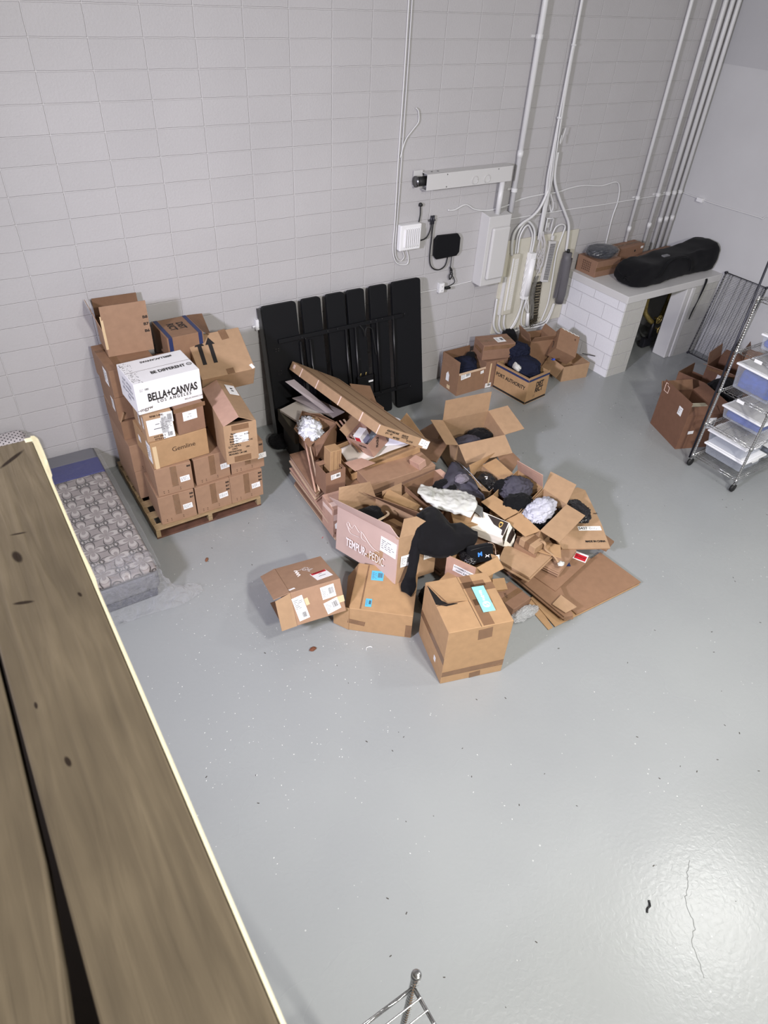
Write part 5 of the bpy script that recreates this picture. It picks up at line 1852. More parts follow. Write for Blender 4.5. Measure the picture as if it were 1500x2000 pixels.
c = qbox('open tan carton holding a light grey shirt, right one of the joined pair', [(2.705, -3.016, z), (3.139, -2.852, z), (3.165, -3.135, z), (2.69, -3.291, z)], .13,
         [[1, (3.322, -2.74, .49), (3.392, -3.015, .49), K_TAN], [2, (3.225, -3.319, .40), (2.752, -3.471, .40), K_TAN], [3, (2.573, -3.242, .37), (2.564, -2.988, .37), K_GOLD]], K_TAN, shrink=.03)
o = crumple('grey_shirt', (2.90, -3.06, .41), (.175, .10, .075), TEEFAB, seed=31, amp=.42, freq=4, rot=.35)
setp(o, 'crumpled light grey t-shirt in the right joined carton', 'clothing')
o = crumple('black_shirt', (2.93, -3.07, .30), (.20, .11, .10), BLACKFAB, seed=32, amp=.15, rot=.3)
setp(o, 'black clothes underneath the light grey shirt in the right joined carton', 'clothing')
z = .36
c = qbox('open tan carton of black poly bags behind the joined pair', [(2.735, -2.27, z), (2.93, -2.20, z), (2.95, -2.50, z), (2.72, -2.57, z)], .13,
         [[0, (2.72, -2.235, .46), (3.085, -2.19, .46), K_GOLD], [1, (3.10, -2.213, .39), (3.08, -2.50, .39), K_GOLD], [3, (2.66, -2.53, .36), (2.665, -2.25, .38), K_TAN]], K_TAN, shrink=.03)
o = crumple('black_poly_bag', (2.835, -2.385, .315), (.105, .145, .06), BLACKPLAST, seed=41, amp=.3)
setp(o, 'shiny black plastic bags in the small open carton', 'plastic bag')
sheet(o, (V((2.82, -2.40, .375)), V((1, 0, 0)), V((0, 1, 0)), V((0, 0, 1)), .1, .1), 0, 0, .05, .028, PAPER, 50)
o = crumple('black_poly_bag', (2.73, -2.62, .24), (.10, .06, .08), BLACKPLAST, seed=42, amp=.3)
setp(o, 'shiny black plastic bag squeezed below the small open carton', 'plastic bag')
c = slab('plain kraft cardboard sheet standing behind the carton of black bags', [(3.288, -1.994, .30), (3.449, -1.993, .30), (3.416, -2.246, .30), (3.10, -2.42, .28)], .006, K_BROWN, 'cardboard_sheet', 'cardboard')
c = carton('low brown carton under the black poly bags at the back right of the pile', (3.02, -2.30, 0), 12, (.55, .42, .13), K_BROWN)
# big open carton at the back
sz = (.56, .385, .40)
c = carton('large open carton with spread flaps and dark clothes inside, at the back of the pile', (3.235, -1.62, .0), -9.8, sz, K_TAN, tx=12, ty=-1.3,
           flaps={'B': (.245, 82, K_TAN), 'R': (.235, 8, K_TAN), 'L': (.16, 20, K_TAN), 'F': (.22, -15, K_TAN)})
c.location.z = .05
o = crumple('dark_clothes', (3.14, -1.72, .25), (.17, .13, .09), GREYFAB, seed=51, amp=.2)
setp(o, 'dark grey cap at the left in the large open carton', 'clothing')
o = crumple('dark_clothes', (3.36, -1.66, .22), (.16, .13, .10), BLACKFAB, seed=52, amp=.3)
setp(o, 'black clothes at the right in the large open carton', 'clothing')
slab('brown flattened carton on the floor behind the large open carton', [(2.80, -1.13, .12), (3.314, -.99, .12), (3.112, -1.40, .06), (2.86, -1.45, .06)], .02, K_BROWN)
slab('dark brown flattened carton leaning between the long tilted box and the large open carton', [(2.52, -1.20, .10), (2.84, -1.16, .12), (2.98, -1.62, .32), (2.62, -1.86, .30)], .014, K_BROWN)
# darkopen carton with slim strip
c = qbox('open brown carton in the middle of the pile, half under the white mailer', [(2.011, -2.147, .42), (2.409, -2.102, .42), (2.413, -2.487, .42), (2.027, -2.522, .42)], .08,
         [[1, (2.46, -2.13, .43), (2.47, -2.33, .43), K_PINK]], K_BROWN, shrink=.02)
slab('slim tan strip of folded cardboard laid diagonally over the open cartons', [(1.815, -2.188, .47), (1.961, -2.496, .44), (1.883, -2.541, .44), (1.716, -2.26, .47)], .04, K_GOLD, 'cardboard_strip', 'cardboard')
c = carton('tan carton with an upright flap between the pinkish and the open brown carton', (1.86, -2.36, .12), 5, (.24, .30, .22), K_TAN, flaps={'B': (.15, 88), 'L': (.08, 200), 'R': (.06, 30)})
c = carton('small tan carton printed CO beneath the white mailer', (2.27, -2.76, .16), -28, (.22, .20, .20), K_GOLD)
text(c, frame(.22, .20, .20, 'F'), .2, .25, .05, 'CO.', INK)
# grey plastic envelope
o = slab('dark grey plastic envelope sheet beside the white mailer', [(2.40, -2.72, .46), (2.44, -2.80, .44), (2.37, -2.90, .42), (2.33, -2.80, .45)], .006, mat('grey_env', srgb(112, 112, 110), rough=.4), 'plastic_envelope', 'envelope')
# express box, white with dark corner
ex = empty('courier_box', (2.40, -2.96, .22), (0, 0, 0), 'white and dark brown courier box with a gold shield emblem', 'box')
T = [V((2.386, -2.782, .43)), V((2.521, -3.078, .43)), V((2.414, -3.127, .335)), V((2.255, -2.853, .335))]
B = [V((2.47, -2.80, .34)), V((2.60, -3.09, .33)), V((2.47, -3.14, .24)), V((2.33, -2.87, .25))]
g = G()
g.add(T + B, [(0, 3, 2, 1), (4, 5, 6, 7), (0, 1, 5, 4), (2, 3, 7, 6), (3, 0, 4, 7)])
plate_geo(g, (T[3], T[2], V((2.427, -3.149, .25)), V((2.29, -2.89, .25))), .003, 2)
g.make('body', mat('courier_white', srgb(222, 214, 202), rough=.5), ex, world=True)
fr = qframe(T[3], T[0], T[1], T[2], ex.location)
nrm = (T[1] - T[0]).cross(T[3] - T[0]).normalized()
if nrm.z < 0:
    nrm = -nrm


def bil(u, v):      # u along length, v from upper edge down
    a = T[0].lerp(T[1], u)
    b = T[3].lerp(T[2], u)
    return a.lerp(b, v) + nrm * .0015


DB = mat('courier_brown', srgb(46, 36, 32), rough=.4)
G().prism([bil(.34, .04), bil(.97, .03), bil(.99, .85), bil(.93, .84), bil(.90, .55), bil(.62, .42)], nrm, .001).make('dark_print', DB, ex, world=True)
sh = [bil(.80 + a * .05, .30 + b * .15) + nrm * .0012 for a, b in ((-1, -1), (0, -1.25), (1, -1), (1, .3), (0, 1.3), (-1, .3))]
G().prism(sh, nrm, .001).make('emblem', mat('gold_print', srgb(200, 165, 90), rough=.4), ex, world=True)
sh = [bil(.80 + a * .034, .30 + b * .09) + nrm * .0024 for a, b in ((-1, -.9), (0, -1.1), (1, -.9), (1, .3), (0, 1.2), (-1, .3))]
G().prism(sh, nrm, .0008).make('emblem_inner', DB, ex, world=True)
M = Matrix((fr[1], fr[2], fr[3])).transposed().to_4x4()
M.translation = bil(.16, .25) - ex.location
S_ = G()
rn = random.Random(6)
bars_geo(S_, M, 0, 0, .04, .03, 3, rn, .001, True)
S_.make('printing', INKB, ex)
plate('end_flap', (T[1], V((2.427, -3.149, .25)), V((2.53, -3.17, .22)), V((2.585, -3.12, .30))), .003, mat('courier_edge', srgb(230, 226, 216), rough=.5), ex, world=True)
o = G().prism([V((2.545, -3.10, .375)), V((2.575, -3.12, .31)), V((2.50, -3.155, .255)), V((2.46, -3.13, .29))], (0, 0, 1), .004).make('dark_inside', DB, ex, world=True)

# carton with black pouch and blue lettered bag
sz = None
c = qbox('small open pink-lit carton with a white label and a black pouch inside', [(1.812, -3.109, .40), (2.02, -3.10, .41), (2.17, -3.336, .40), (1.928, -3.353, .40)], .10, [[2, (2.20, -3.40, .30), (2.0, -3.42, .32), K_GOLD]], K_GOLD, shrink=.04)
Lq = [V((1.812, -3.109, .40)), V((1.928, -3.353, .40)), V((1.932, -3.345, .12)), V((1.818, -3.112, .12))]
nn = (Lq[1] - Lq[0]).cross(Lq[3] - Lq[0]).normalized()
if nn.x > 0:
    nn = -nn
plate('pink_lit_side', [p + nn * .005 for p in (Lq[3], Lq[2], Lq[1], Lq[0])], .002, K_PINK, c, world=True, n=1)  # overlay on the left face, tinted as if lit pink
fr = qframe(*[p + nn * .007 for p in Lq], c.location)
sheet(c, fr, .12, .12, .19, .075, PAPER, -4, 'label', 'white hand-lettered label')
text(c, fr, .12, .18, .024, 'EXTREMELY COOL', INK, rot=-4, bold=.02, sx=.85)
text(c, fr, .12, .06, .024, 'HAPPY SUPPLY', INK, rot=-4, bold=.02, sx=.85)
pb = empty('pouch_bag', (2.065, -3.24, .36), (R(-20), 0, R(-14)), 'black crossbody pouch with a blue letter M and a white crossed logo', 'bag')
bm = G().box((-.115, -.04, -.04), (.115, .04, .115)).make('pouch', BLACKFAB, pb, bevel=.030, segs=5)
for p in bm.data.polygons:
    p.use_smooth = True
G().tube(catmull([(-.10, -.035, .098), (0, -.044, .108), (.10, -.035, .098)], 6), .003, 6).make('zip', BLACKGLOSS, pb, True)
fr = (V((0, -.0405, .03)), V((1, 0, 0)), V((0, 0, 1)), V((0, -1, 0)), .2, .14)
text(pb, fr, -.10, .12, .052, 'M', mat('blue_print', srgb(70, 140, 225), rough=.5), bold=.05, rot=6, sx=1.0)
M = fr_mat(fr, .24, -.06, -8, .003)
g = G()
g.tube([M @ p for p in catmull([(-.017, .012, 0), (-.008, .003, 0), (.008, .003, 0), (.017, .012, 0)], 4)], .003, 5)
g.tube([M @ p for p in catmull([(-.017, -.012, 0), (-.008, -.003, 0), (.008, -.003, 0), (.017, -.012, 0)], 4)], .003, 5)
g.make('crossed_logo', WHITEP, pb)
G().box((.118, -.06, -.03), (.152, -.056, .018)).make('swing_tag', PAPER, pb)
G().box((.124, -.062, -.075), (.160, -.058, -.03)).make('swing_tag', mat('tag_grey', srgb(96, 98, 104), rough=.5), pb)
patch('strap', [[(.08, 0, .115), (.08, .015, .115)], [(.125, 0, .10), (.125, .015, .10)], [(.14, -.01, .05), (.14, .005, .05)], [(.135, -.03, .01), (.135, -.015, .01)]], mat('beige_strap', srgb(205, 175, 155), rough=.7), pb, .003, 5)
o = crumple('black_poly_bag', (1.965, -3.20, .37), (.06, .08, .04), BLACKPLAST, seed=61, amp=.3)
setp(o, 'shiny black plastic bag left of the pouch in the small pink-lit carton', 'plastic bag')
# bits around the big nearest carton
c = carton('small worn brown carton lying behind the large nearest carton', (2.211, -3.547, 0), 6.7, (.224, .243, .105), K_RED, tape=['x'])
text(c, frame(.224, .243, .105, 'T'), -.2, .1, .03, 'HDR', INKB, rot=60)
o = crumple('bubble_wrap', (2.22, -3.72, .035), (.12, .05, .035), BUBBLE, seed=71, amp=.4)
setp(o, 'scrap of clear bubble wrap below the small worn carton', 'bubble wrap')
slab('folded tan cardboard bits left of the small worn carton', [(2.14, -3.36, .17), (2.24, -3.40, .17), (2.20, -3.50, .14), (2.08, -3.45, .14)], .05, K_GOLD, layers=3)
slab('folded tan cardboard wedge between the pinkish carton and the large nearest one', [(1.62, -3.20, .20), (1.86, -3.12, .22), (1.86, -3.30, .20), (1.70, -3.32, .18)], .05, K_GOLD, layers=2)
o = crumple('black_bundle', (1.60, -3.22, .10), (.09, .10, .09), BLACKFAB, seed=72, amp=.2)
setp(o, 'black cloth bundle on the floor between the blue-stickered and the nearest carton', 'clothing')

# --- flattened cartons, right side
slab('largest flat brown sheet on the floor, right corner of the pile', [(3.395, -3.965, .035), (2.603, -3.948, .035), (2.60, -3.60, .035), (3.367, -3.50, .035)], .012, K_BROWN)
slab('flat tan sheet directly under the largest brown sheet, sticking out at the front', [(3.38, -3.97, .018), (2.358, -3.948, .018), (2.401, -3.599, .018), (3.207, -3.448, .018)], .008, K_GOLD)
slab('narrow flat cardboard strip at the very front edge of the flattened heap', [(2.343, -3.941, .009), (2.291, -3.94, .009), (2.32, -3.657, .009), (2.437, -3.587, .009)], .007, K_GOLD)
slab('stack of long flattened cartons with a dark gap along its left edge', [(2.521, -3.975, .09), (2.445, -3.945, .09), (2.388, -3.19, .09), (2.90, -3.22, .09), (2.70, -3.60, .09)], .055, K_BROWN, layers=3)
slab('curled torn tan cardboard corner lying on the largest brown sheet', [(2.60, -3.93, .11), (2.47, -3.93, .11), (2.44, -3.80, .11), (2.58, -3.76, .11)], .01, K_TAN)
o = slab('dark brown flattened carton with a red-topped pouch and a navy patch', [(3.157, -3.558, .10), (2.58, -3.698, .10), (2.50, -3.247, .10), (2.991, -3.231, .10)], .012, K_BROWN)
M = Matrix.Translation(V((3.085, -3.50, .103)) - o.location) @ Matrix.Rotation(R(-62), 4, 'Z')
G().box((-.06, -.055, 0), (.06, .055, .001), M).make('document_pouch', PAPER, o)
G().box((-.052, -.044, .001), (.052, .030, .0018), M).make('red_print', REDP, o)
text(o, None, 0, -.005, .022, 'PACKING LIST', INK, M=M, lift=.002, sx=.6, bold=.03)
M = Matrix.Translation(V((2.90, -3.50, .103)) - o.location) @ Matrix.Rotation(R(-30), 4, 'Z')
G().box((-.035, -.03, 0), (.035, .03, .001), M).make('navy_patch', NAVYP, o)
slab('flattened carton bundle of several layers in the middle right, under the strapped piece', [(3.054, -3.458, .17), (2.706, -3.593, .17), (2.623, -3.388, .17), (2.906, -3.301, .17)], .05, K_MID, layers=4)
slab('bundle of flattened cartons with pale cut edges, nearest the small worn carton', [(2.749, -3.444, .24), (2.375, -3.552, .24), (2.287, -3.252, .24), (2.457, -3.136, .24)], .06, K_TAN, layers=4)
slab('torn tan cardboard tongue between the joined cartons and the flat bundles', [(2.868, -3.409, .275), (2.772, -3.523, .255), (2.562, -3.278, .275), (2.608, -3.117, .275)], .008, K_GOLD)
o = slab('wide flattened carton printed MADE IN CHINA with a white barcode label', [(3.329, -3.606, .19), (2.931, -3.393, .19), (2.95, -3.20, .25), (3.176, -2.95, .32), (3.589, -2.889, .31), (3.637, -2.956, .30), (3.467, -3.356, .23)], .02, K_TAN)
a0, b0, c0 = V((3.329, -3.606, .19)), V((2.931, -3.393, .19)), V((3.467, -3.356, .23))
U = (a0 - b0).normalized()
Nn = U.cross(c0 - a0).normalized()
W_ = Nn.cross(U)
M = Matrix((U, W_, Nn)).transposed().to_4x4()


def chn(u, w):
    K = M.copy()
    K.translation = a0 + U * u + W_ * w + Nn * .003 - o.location
    return K


text(o, None, 0, 0, .032, 'MADE IN CHINA', INK, M=chn(-.12, .075), bold=.03, sx=.8)
K = chn(-.13, .235)
k = G().box((-.11, -.026, 0), (.11, .026, .001), K).make('barcode_label', PAPER, o)
text(k, None, -.065, 0, .042, '5437', INK, M=K, lift=.0015, bold=.02)
g = G()
bars_geo(g, K, .04, .0, .09, .03, 4, random.Random(2), .0012, True)
g.make('printing', INK, k)
text(o, None, 0, 0, .028, 'red.', INK, M=chn(-.02, .42), bold=.02)
slab('tip of a darker flattened carton poking out right of the wide printed one', [(3.52, -3.508, .11), (3.357, -3.56, .11), (3.271, -3.269, .11), (3.515, -3.30, .11)], .02, K_BROWN, layers=1)
o = crumple('black_poly_bag', (3.26, -3.17, .335), (.13, .15, .04), BLACKPLAST, seed=81, amp=.35)
setp(o, 'black fabric bag peeking out under the right flap of the joined cartons', 'bag')
c = carton('small tan block-shaped carton with tape, in front of the joined cartons', (2.62, -3.29, .28), 9.8, (.145, .17, .075), K_TAN, tape=['x'])
patch('strap', [[(.03, -.05, .08), (.055, -.05, .08)], [(.03, -.10, .078), (.055, -.10, .078)], [(.035, -.125, .02), (.06, -.125, .02)], [(.07, -.19, -.02), (.09, -.19, -.02)], [(.06, -.26, -.05), (.085, -.26, -.05)]], K_TAN, c, .004, 4, .006, 20)
crumple('frayed_end', (.075, -.285, -.05), (.03, .02, .012), MAILER, c, 17, .6, sub=3)
slab('tan carton edge under the small block-shaped carton', [(2.74, -3.30, .275), (2.58, -3.40, .275), (2.50, -3.20, .275), (2.60, -3.13, .275)], .035, K_BROWN)

# --- left side of the pile
slab('long reddish flattened carton along the left floor edge of the pile', [(1.357, -1.20, .085), (1.45, -1.18, .085), (1.40, -2.02, .085), (1.305, -2.10, .085)], .05, K_RED, layers=2)
slab('thin pale cardboard sheet on the floor at the left edge of the pile', [(1.345, -1.18, .02), (1.45, -1.175, .02), (1.393, -2.084, .02), (1.300, -2.125, .02)], .012, K_PALE)
slab('upper bundle of flattened cartons at the left edge, folded brown top', [(1.37, -1.055, .31), (1.58, -1.06, .31), (1.60, -1.60, .31), (1.312, -1.717, .29)], .12, K_RED, layers=5, alt=[K_PINK, K_PALE])
slab('lower bundle of flattened cartons at the left edge, pale layered sides', [(1.345, -1.09, .17), (1.60, -1.10, .17), (1.60, -1.95, .17), (1.30, -1.98, .17)], .075, K_PINK, layers=4, alt=[K_PALE, K_PINK])
slab('flattened cartons beneath the middle of the pile', [(1.62, -1.05, .30), (2.55, -1.15, .30), (2.52, -2.00, .30), (1.62, -1.98, .30)], .28, K_BROWN, layers=8)
slab('flattened cartons beneath the front middle of the pile', [(1.72, -2.05, .11), (2.62, -2.05, .11), (2.60, -3.00, .11), (1.86, -3.0, .11)], .10, K_MID, layers=4)
slab('flattened cartons beneath the joined pair of open cartons', [(2.45, -2.62, .12), (3.25, -2.45, .12), (3.30, -3.35, .12), (2.45, -3.30, .12)], .10, K_MID, layers=4)
slab('tall thin cardboard sheet leaning at the left edge of the pile, outer one', [(1.477, -1.17, .53), (1.486, -1.185, .53), (1.318, -1.72, .30), (1.308, -1.70, .30)], .02, K_PINK)
slab('tall thin cardboard sheet leaning at the left edge of the pile, inner one', [(1.52, -1.17, .52), (1.529, -1.185, .52), (1.358, -1.72, .30), (1.348, -1.70, .30)], .02, K_PALE)
c = carton('small square carton with a barcode label, holding an upright block', (1.471, -1.718, .315), -.5, (.207, .205, .245), K_RED, flaps={'B': (.05, 200), 'R': (.04, 160)})
ship_label(c, frame(.207, .205, .245, 'F'), .0, .25, .10, .055, 3, 91, 1)
c = carton('pale tan layered block standing upright in the small square carton', (1.492, -1.71, .335), -.6, (.118, .125, .39), K_GOLD, tx=-3, ty=3)
for u in (-.2, .15, .3):
    sheet(c, frame(.118, .125, .39, 'F'), u, 0, .0025, .38, K_BROWN, 0, 'layer_edge')
o = carton('pale taped flat box between the square carton and the pinkish carton', (1.43, -1.98, .02), -4, (.26, .24, .34), K_PINK, tape=[('T', 0, -.2, .25, .06, 0, TAPEP), ('F', 0, .2, .25, .07, 0, TAPEP), ('L', 0, .3, .2, .05, 8, TAPEP)])
o = slab('clear-taped crumpled white wrapper edge beside the pinkish carton', [(1.33, -2.02, .26), (1.37, -2.04, .27), (1.34, -2.14, .16), (1.30, -2.12, .15)], .01, MAILER, 'wrapper', 'wrapper')
c = carton('long low brown carton lying across the middle of the pile', (2.11, -1.89, .302), -1.6, (.73, .275, .118), K_MID)
c = carton('long open tan tray carton with pale foam inside, tilted', (2.09, -1.555, .385), -4.4, (.77, .38, .12), K_GOLD, tx=15, ty=-9, flaps={'F': (.075, -70), 'R': (.10, 60)})
slab('pale pinkish cardboard sheet lying over the left end of the tilted tray carton', [(1.624, -1.704, .53), (1.808, -1.719, .53), (1.885, -1.852, .53), (1.648, -1.873, .53)], .006, K_PINK, 'cardboard_sheet', 'cardboard')
patch('foam_sheet', [[(-.34, -.10, .09), (-.10, -.10, .095), (.1, -.10, .10), (.34, -.12, .11)], [(-.34, .0, .10), (-.10, .02, .11), (.1, .0, .12), (.34, .0, .15)], [(-.34, .15, .10), (-.10, .15, .11), (.1, .15, .13), (.34, .15, .18)]], FOAM, c, .004, 5, .01, 6)
o = patch('white_plastic_sheet', [[(2.12, -1.66, .52), (2.30, -1.72, .53), (2.42, -1.72, .50)], [(2.14, -1.55, .55), (2.30, -1.55, .60), (2.45, -1.58, .54)], [(2.25, -1.40, .56), (2.38, -1.38, .62), (2.50, -1.42, .56)]], mat('white_film', srgb(235, 235, 245), rough=.3, bump=.5, bscale=10, bdist=.01), None, .004, 6, .03, 7, 3)
setp(o, 'crumpled white plastic sheet in the tilted tray carton', 'plastic sheet')
c = carton('small tan wedge-shaped box on the long low carton', (2.314, -1.966, .42), 10.6, (.092, .138, .079), K_PINK, tx=-8, ty=-12)
# box of paint and packaging
sz = (.223, .299, .175)
c = carton('open pinkish carton full of product packaging, in the middle of the pile', (2.024, -1.53, .49), 18, sz, K_PINK, tx=-11, ty=-22, flaps={'R': (.07, 10, K_TAN), 'B': (.10, 60, K_TAN)})
text(c, frame(*sz, 'L'), .2, .2, .034, 'THIS SIDE', INK, bold=.03, sx=.7)
text(c, frame(*sz, 'F'), .0, .1, .040, 'FRAGILE', INK, rot=60, bold=.03, sx=.7)
c = carton('white and purple printed product box in the pinkish packaging carton', (1.95, -1.555, .56), 25, (.12, .09, .15), WHITEBOX, tx=-14, ty=-20)
sheet(c, frame(.12, .09, .15, 'L'), .0, .2, .06, .05, REDP, 0, 'red_print')
sheet(c, frame(.12, .09, .15, 'F'), .0, -.1, .09, .07, mat('lilac_print', srgb(150, 150, 178), rough=.4), 0, 'lilac_print')
c = empty('paint_tub', (2.065, -1.60, .56), (R(-14), R(-18), 0), 'grey-labelled tub with pale lettering in the packaging carton', 'tub')
G().tube([(0, 0, 0), (0, 0, .11), (0, 0, .115)], [.058, .058, .05], 20).make('tub', mat('tub_grey', srgb(98, 104, 108), rough=.4), c, True)
text(c, (V((0, -.059, .06)), V((1, 0, 0)), V((0, 0, 1)), V((0, -1, 0)), .1, .1), 0, 0, .045, 'DAP', mat('pale_yellow', srgb(222, 222, 180), rough=.5), bold=.04, sx=.8)
o = crumple('dark_bottle_bag', (2.13, -1.52, .60), (.05, .07, .05), BLACKPLAST, seed=91, amp=.25)
setp(o, 'dark shiny wrapped bottles beside the tub in the packaging carton', 'bottles')
# the long tilted flat carton
c = empty('long_flat_carton', (2.03, -1.19, .745), (R(-6.9), R(30.6), R(-3.7)), 'long flat tan carton tilted over the pile, its raised corner against the black bed base', 'box')
sz = (.640, 1.735, .091)
G().box((-.32, -.8675, 0), (.32, .8675, .091)).make('body', K_TAN, c, bevel=.004)
fL = frame(*sz, 'L')
for u in (-.36, -.16, .10, .33):
    sheet(c, fL, u, 0, .016, .091, TAPEP, 0, 'band', 'pale strapping band')
sheet(c, fL, -.455, .1, .04, .04, TAPEP, 0, 'label', 'small pale sticker')
sheet(c, fL, .497, 0, .012, .088, TAPEP, 0, 'tape')
fF = frame(*sz, 'F')
for u, v, t, s in ((-.24, .18, 'ADJUSTABLE BASE', .024), (-.30, -.10, 'QTY: 1  KIT', .022), (.0, .18, 'GROSS WT', .022), (.0, -.02, '1-8 X 77 EP', .022), (-.14, -.30, 'MATTRESS', .022), (.12, -.20, '55 X 23 2H', .022)):
    text(c, fF, u, v, s, t, INK, bold=.03, sx=.75)
ship_label(c, fF, .36, .12, .065, .065, -3, 95, 2)
ship_label(c, fF, .45, .02, .06, .075, 3, 96, 2)
fT = frame(*sz, 'T')
for u in (-.40, .0, .40):
    sheet(c, fT, u, 0, .03, 1.72, K_BROWN, 0, 'crease_tape')
# clothes carton
c = qbox('dark brown open carton with a crumpled white shirt, upper left of the pile', [(1.517, -.975, .60), (1.632, -.845, .63), (1.83, -1.212, .63), (1.50, -1.36, .60)], .36,
         [[1, (1.61, -.95, .67), (1.70, -1.10, .72), K_DARK], [2, (1.69, -1.33, .64), (1.46, -1.47, .50), K_RED], [3, (1.44, -1.36, .55), (1.46, -1.0, .55), K_BROWN]], K_BROWN, shrink=.05)
o = crumple('white_shirt', (1.575, -1.12, .585), (.09, .16, .065), mat('white_cloth', srgb(222, 224, 230), rough=.85, var=.12, bump=.8, bscale=25, bdist=.006), seed=101, amp=.65, freq=4, rot=-.3)
setp(o, 'crumpled white patterned shirt in the dark brown open carton', 'clothing')
o = crumple('kraft_paper', (1.66, -1.05, .59), (.05, .09, .04), K_TAN, seed=102, amp=.6)
setp(o, 'crumpled brown packing paper behind the white shirt', 'packing paper')
slab('pale foam board lying behind the shirt carton, against the black bed base', [(1.53, -.52, .50), (1.80, -.50, .55), (1.90, -.92, .60), (1.56, -.90, .55)], .03, FOAM, 'foam_board', 'foam board')
slab('grey card sheet leaning up behind the long flat carton', [(1.617, -.50, .80), (1.72, -.50, .80), (1.90, -1.05, .64), (1.84, -1.02, .62)], .006, GREYSHEET, 'card_sheet', 'card')
slab('second grey sheet lying over the pale foam board', [(1.68, -.52, .60), (1.86, -.52, .60), (1.98, -1.10, .66), (1.84, -1.10, .63)], .01, GREYSHEET, 'card_sheet', 'card')
c = carton('dark flat carton under the pale foam board at the foot of the bed base', (1.69, -.72, .33), -6, (.36, .50, .14), mat('kraft_blackish', srgb(66, 60, 48), rough=.8))
c = carton('black carton on the floor under the dark flat one, by the bed base', (1.72, -.74, 0), -6, (.34, .46, .328), mat('black_carton', srgb(30, 28, 28), rough=.7))
for i in range(3):
    slab(('leftmost', 'middle', 'rightmost')[i] + ' of the three upright thin sheets beside the packaging carton', [(1.80 + i * .045, -1.22, .66), (1.82 + i * .045, -1.22, .66), (1.88 + i * .04, -1.60, .50), (1.86 + i * .04, -1.60, .50)], .004, (K_BROWN, K_PINK, K_PALE)[i], 'cardboard_sheet', 'cardboard')
slab('brown flattened carton poking up behind the long flat carton by the bed base', [(2.36, -.56, .62), (2.60, -.60, .55), (2.52, -.95, .42), (2.30, -.90, .48)], .012, K_BROWN)
sc = carton('upright brown carton supporting the raised end of the long flat carton', (2.32, -.80, 0), 4, (.40, .42, .50), K_BROWN)

# ================================================================== cartons by the cable board
sz = (.44, .35, .31)
c = carton('open brown carton of dark clothes with a white label, leftmost by the wall', (4.19, -.315, 0), 0, sz, K_BROWN, flaps={'L': (.15, 92), 'F': (.025, -60, K_PALE), 'B': (.14, 88, K_DARK)})
f = frame(*sz, 'L')
M = fr_mat(f, -.10, .08)
G().prism([M @ V(p) for p in ((-.03, -.06, 0), (.03, -.06, 0), (.03, .03, 0), (0, .07, 0), (-.03, .03, 0))], f[3], .001).make('house_mark', PAPER, c)
sheet(c, f, .0, -.34, .06, .05, TAPEL, 0, 'tape')
f = frame(*sz, 'F')
ship_label(c, f, -.24, .34, .15, .08, 6, 111, 1)
ship_label(c, f, .36, .30, .05, .04, 8, 112, 2)
o = crumple('navy_clothes', (4.18, -.31, .30), (.18, .13, .09), NAVYFAB, seed=111, amp=.28)
setp(o, 'navy and black clothes heaped in the leftmost carton by the wall', 'clothing')
o = crumple('black_ball_cap', (4.33, -.25, .37), (.06, .06, .05), BLACKFAB, seed=112, amp=.15)
setp(o, 'small black cap at the right rim of the leftmost wall carton', 'cap')
c = carton('tall brown carton with a white corner label, standing under the crushed taped carton', (4.58, -.33, 0), -4, (.34, .36, .37), K_RED)
ship_label(c, frame(.34, .36, .37, 'F'), -.28, -.40, .09, .06, 0, 114, 1)
sheet(c, frame(.34, .36, .37, 'F'), -.28, .0, .02, .32, TAPEL, 0, 'tape')
sz = (.44, .27, .20)
c = carton('crushed brown taped carton with a white label, on top by the wall', (4.60, -.37, .385), -15, sz, K_RED, tape=[('T', 0, 0, .43, .06, 3), ('L', 0, 0, .2, .05), ('F', 0, .3, .42, .05)])
ship_label(c, frame(*sz, 'T'), .12, -.05, .12, .13, 3, 115, 1)
sz = (.396, .538, .35)
c = carton('carton printed PORT AUTHORITY overflowing with navy clothes', (4.773, -.770 - .0, 0), 7.1, sz, K_GOLD, flaps={'F': (.02, 100), 'L': (.02, 80)})
f = frame(*sz, 'L')
text(c, f, -.02, .10, .070, 'PORT AUTHORITY', INK, bold=.02, sx=.82)
sheet(c, f, 0, .42, .535, .028, NAVYP, 0, 'navy_stripe')
sheet(c, f, 0, -.44, .535, .025, INK, 0, 'black_stripe')
f = frame(*sz, 'F')
sheet(c, f, 0, .42, .392, .028, NAVYP, 0, 'navy_stripe')
sheet(c, f, 0, -.44, .392, .025, INK, 0, 'black_stripe')
text(c, f, .08, .16, .095, 'DIST', INK, bold=.035, sx=.72)
text(c, f, .08, -.06, .095, 'RICT', INK, bold=.035, sx=.72)
text(c, f, -.12, -.27, .04, '/ /', INKB)
o = crumple('navy_clothes', (4.80, -.76, .34), (.17, .22, .12), NAVYFAB, seed=121, amp=.25)
setp(o, 'heap of navy clothes overflowing the PORT AUTHORITY carton', 'clothing')
o = crumple('navy_jacket', (4.86, -.56, .45), (.13, .11, .10), NAVYFAB, seed=122, amp=.35)
setp(o, 'navy jacket pushed up at the back of the overflowing carton', 'clothing')
o = crumple('label_scraps', (4.64, -.78, .38), (.03, .06, .045), MAILER, seed=123, amp=.6, sub=3)
setp(o, 'white and red garment tags at the left rim of the overflowing carton', 'tags')
o = crumple('black_jacket', (5.02, -.17, .28), (.14, .12, .26), BLACKFAB, seed=124, amp=.2)
setp(o, 'black jacket heaped against the wall behind the navy clothes', 'clothing')
sz = (.42, .34, .215)
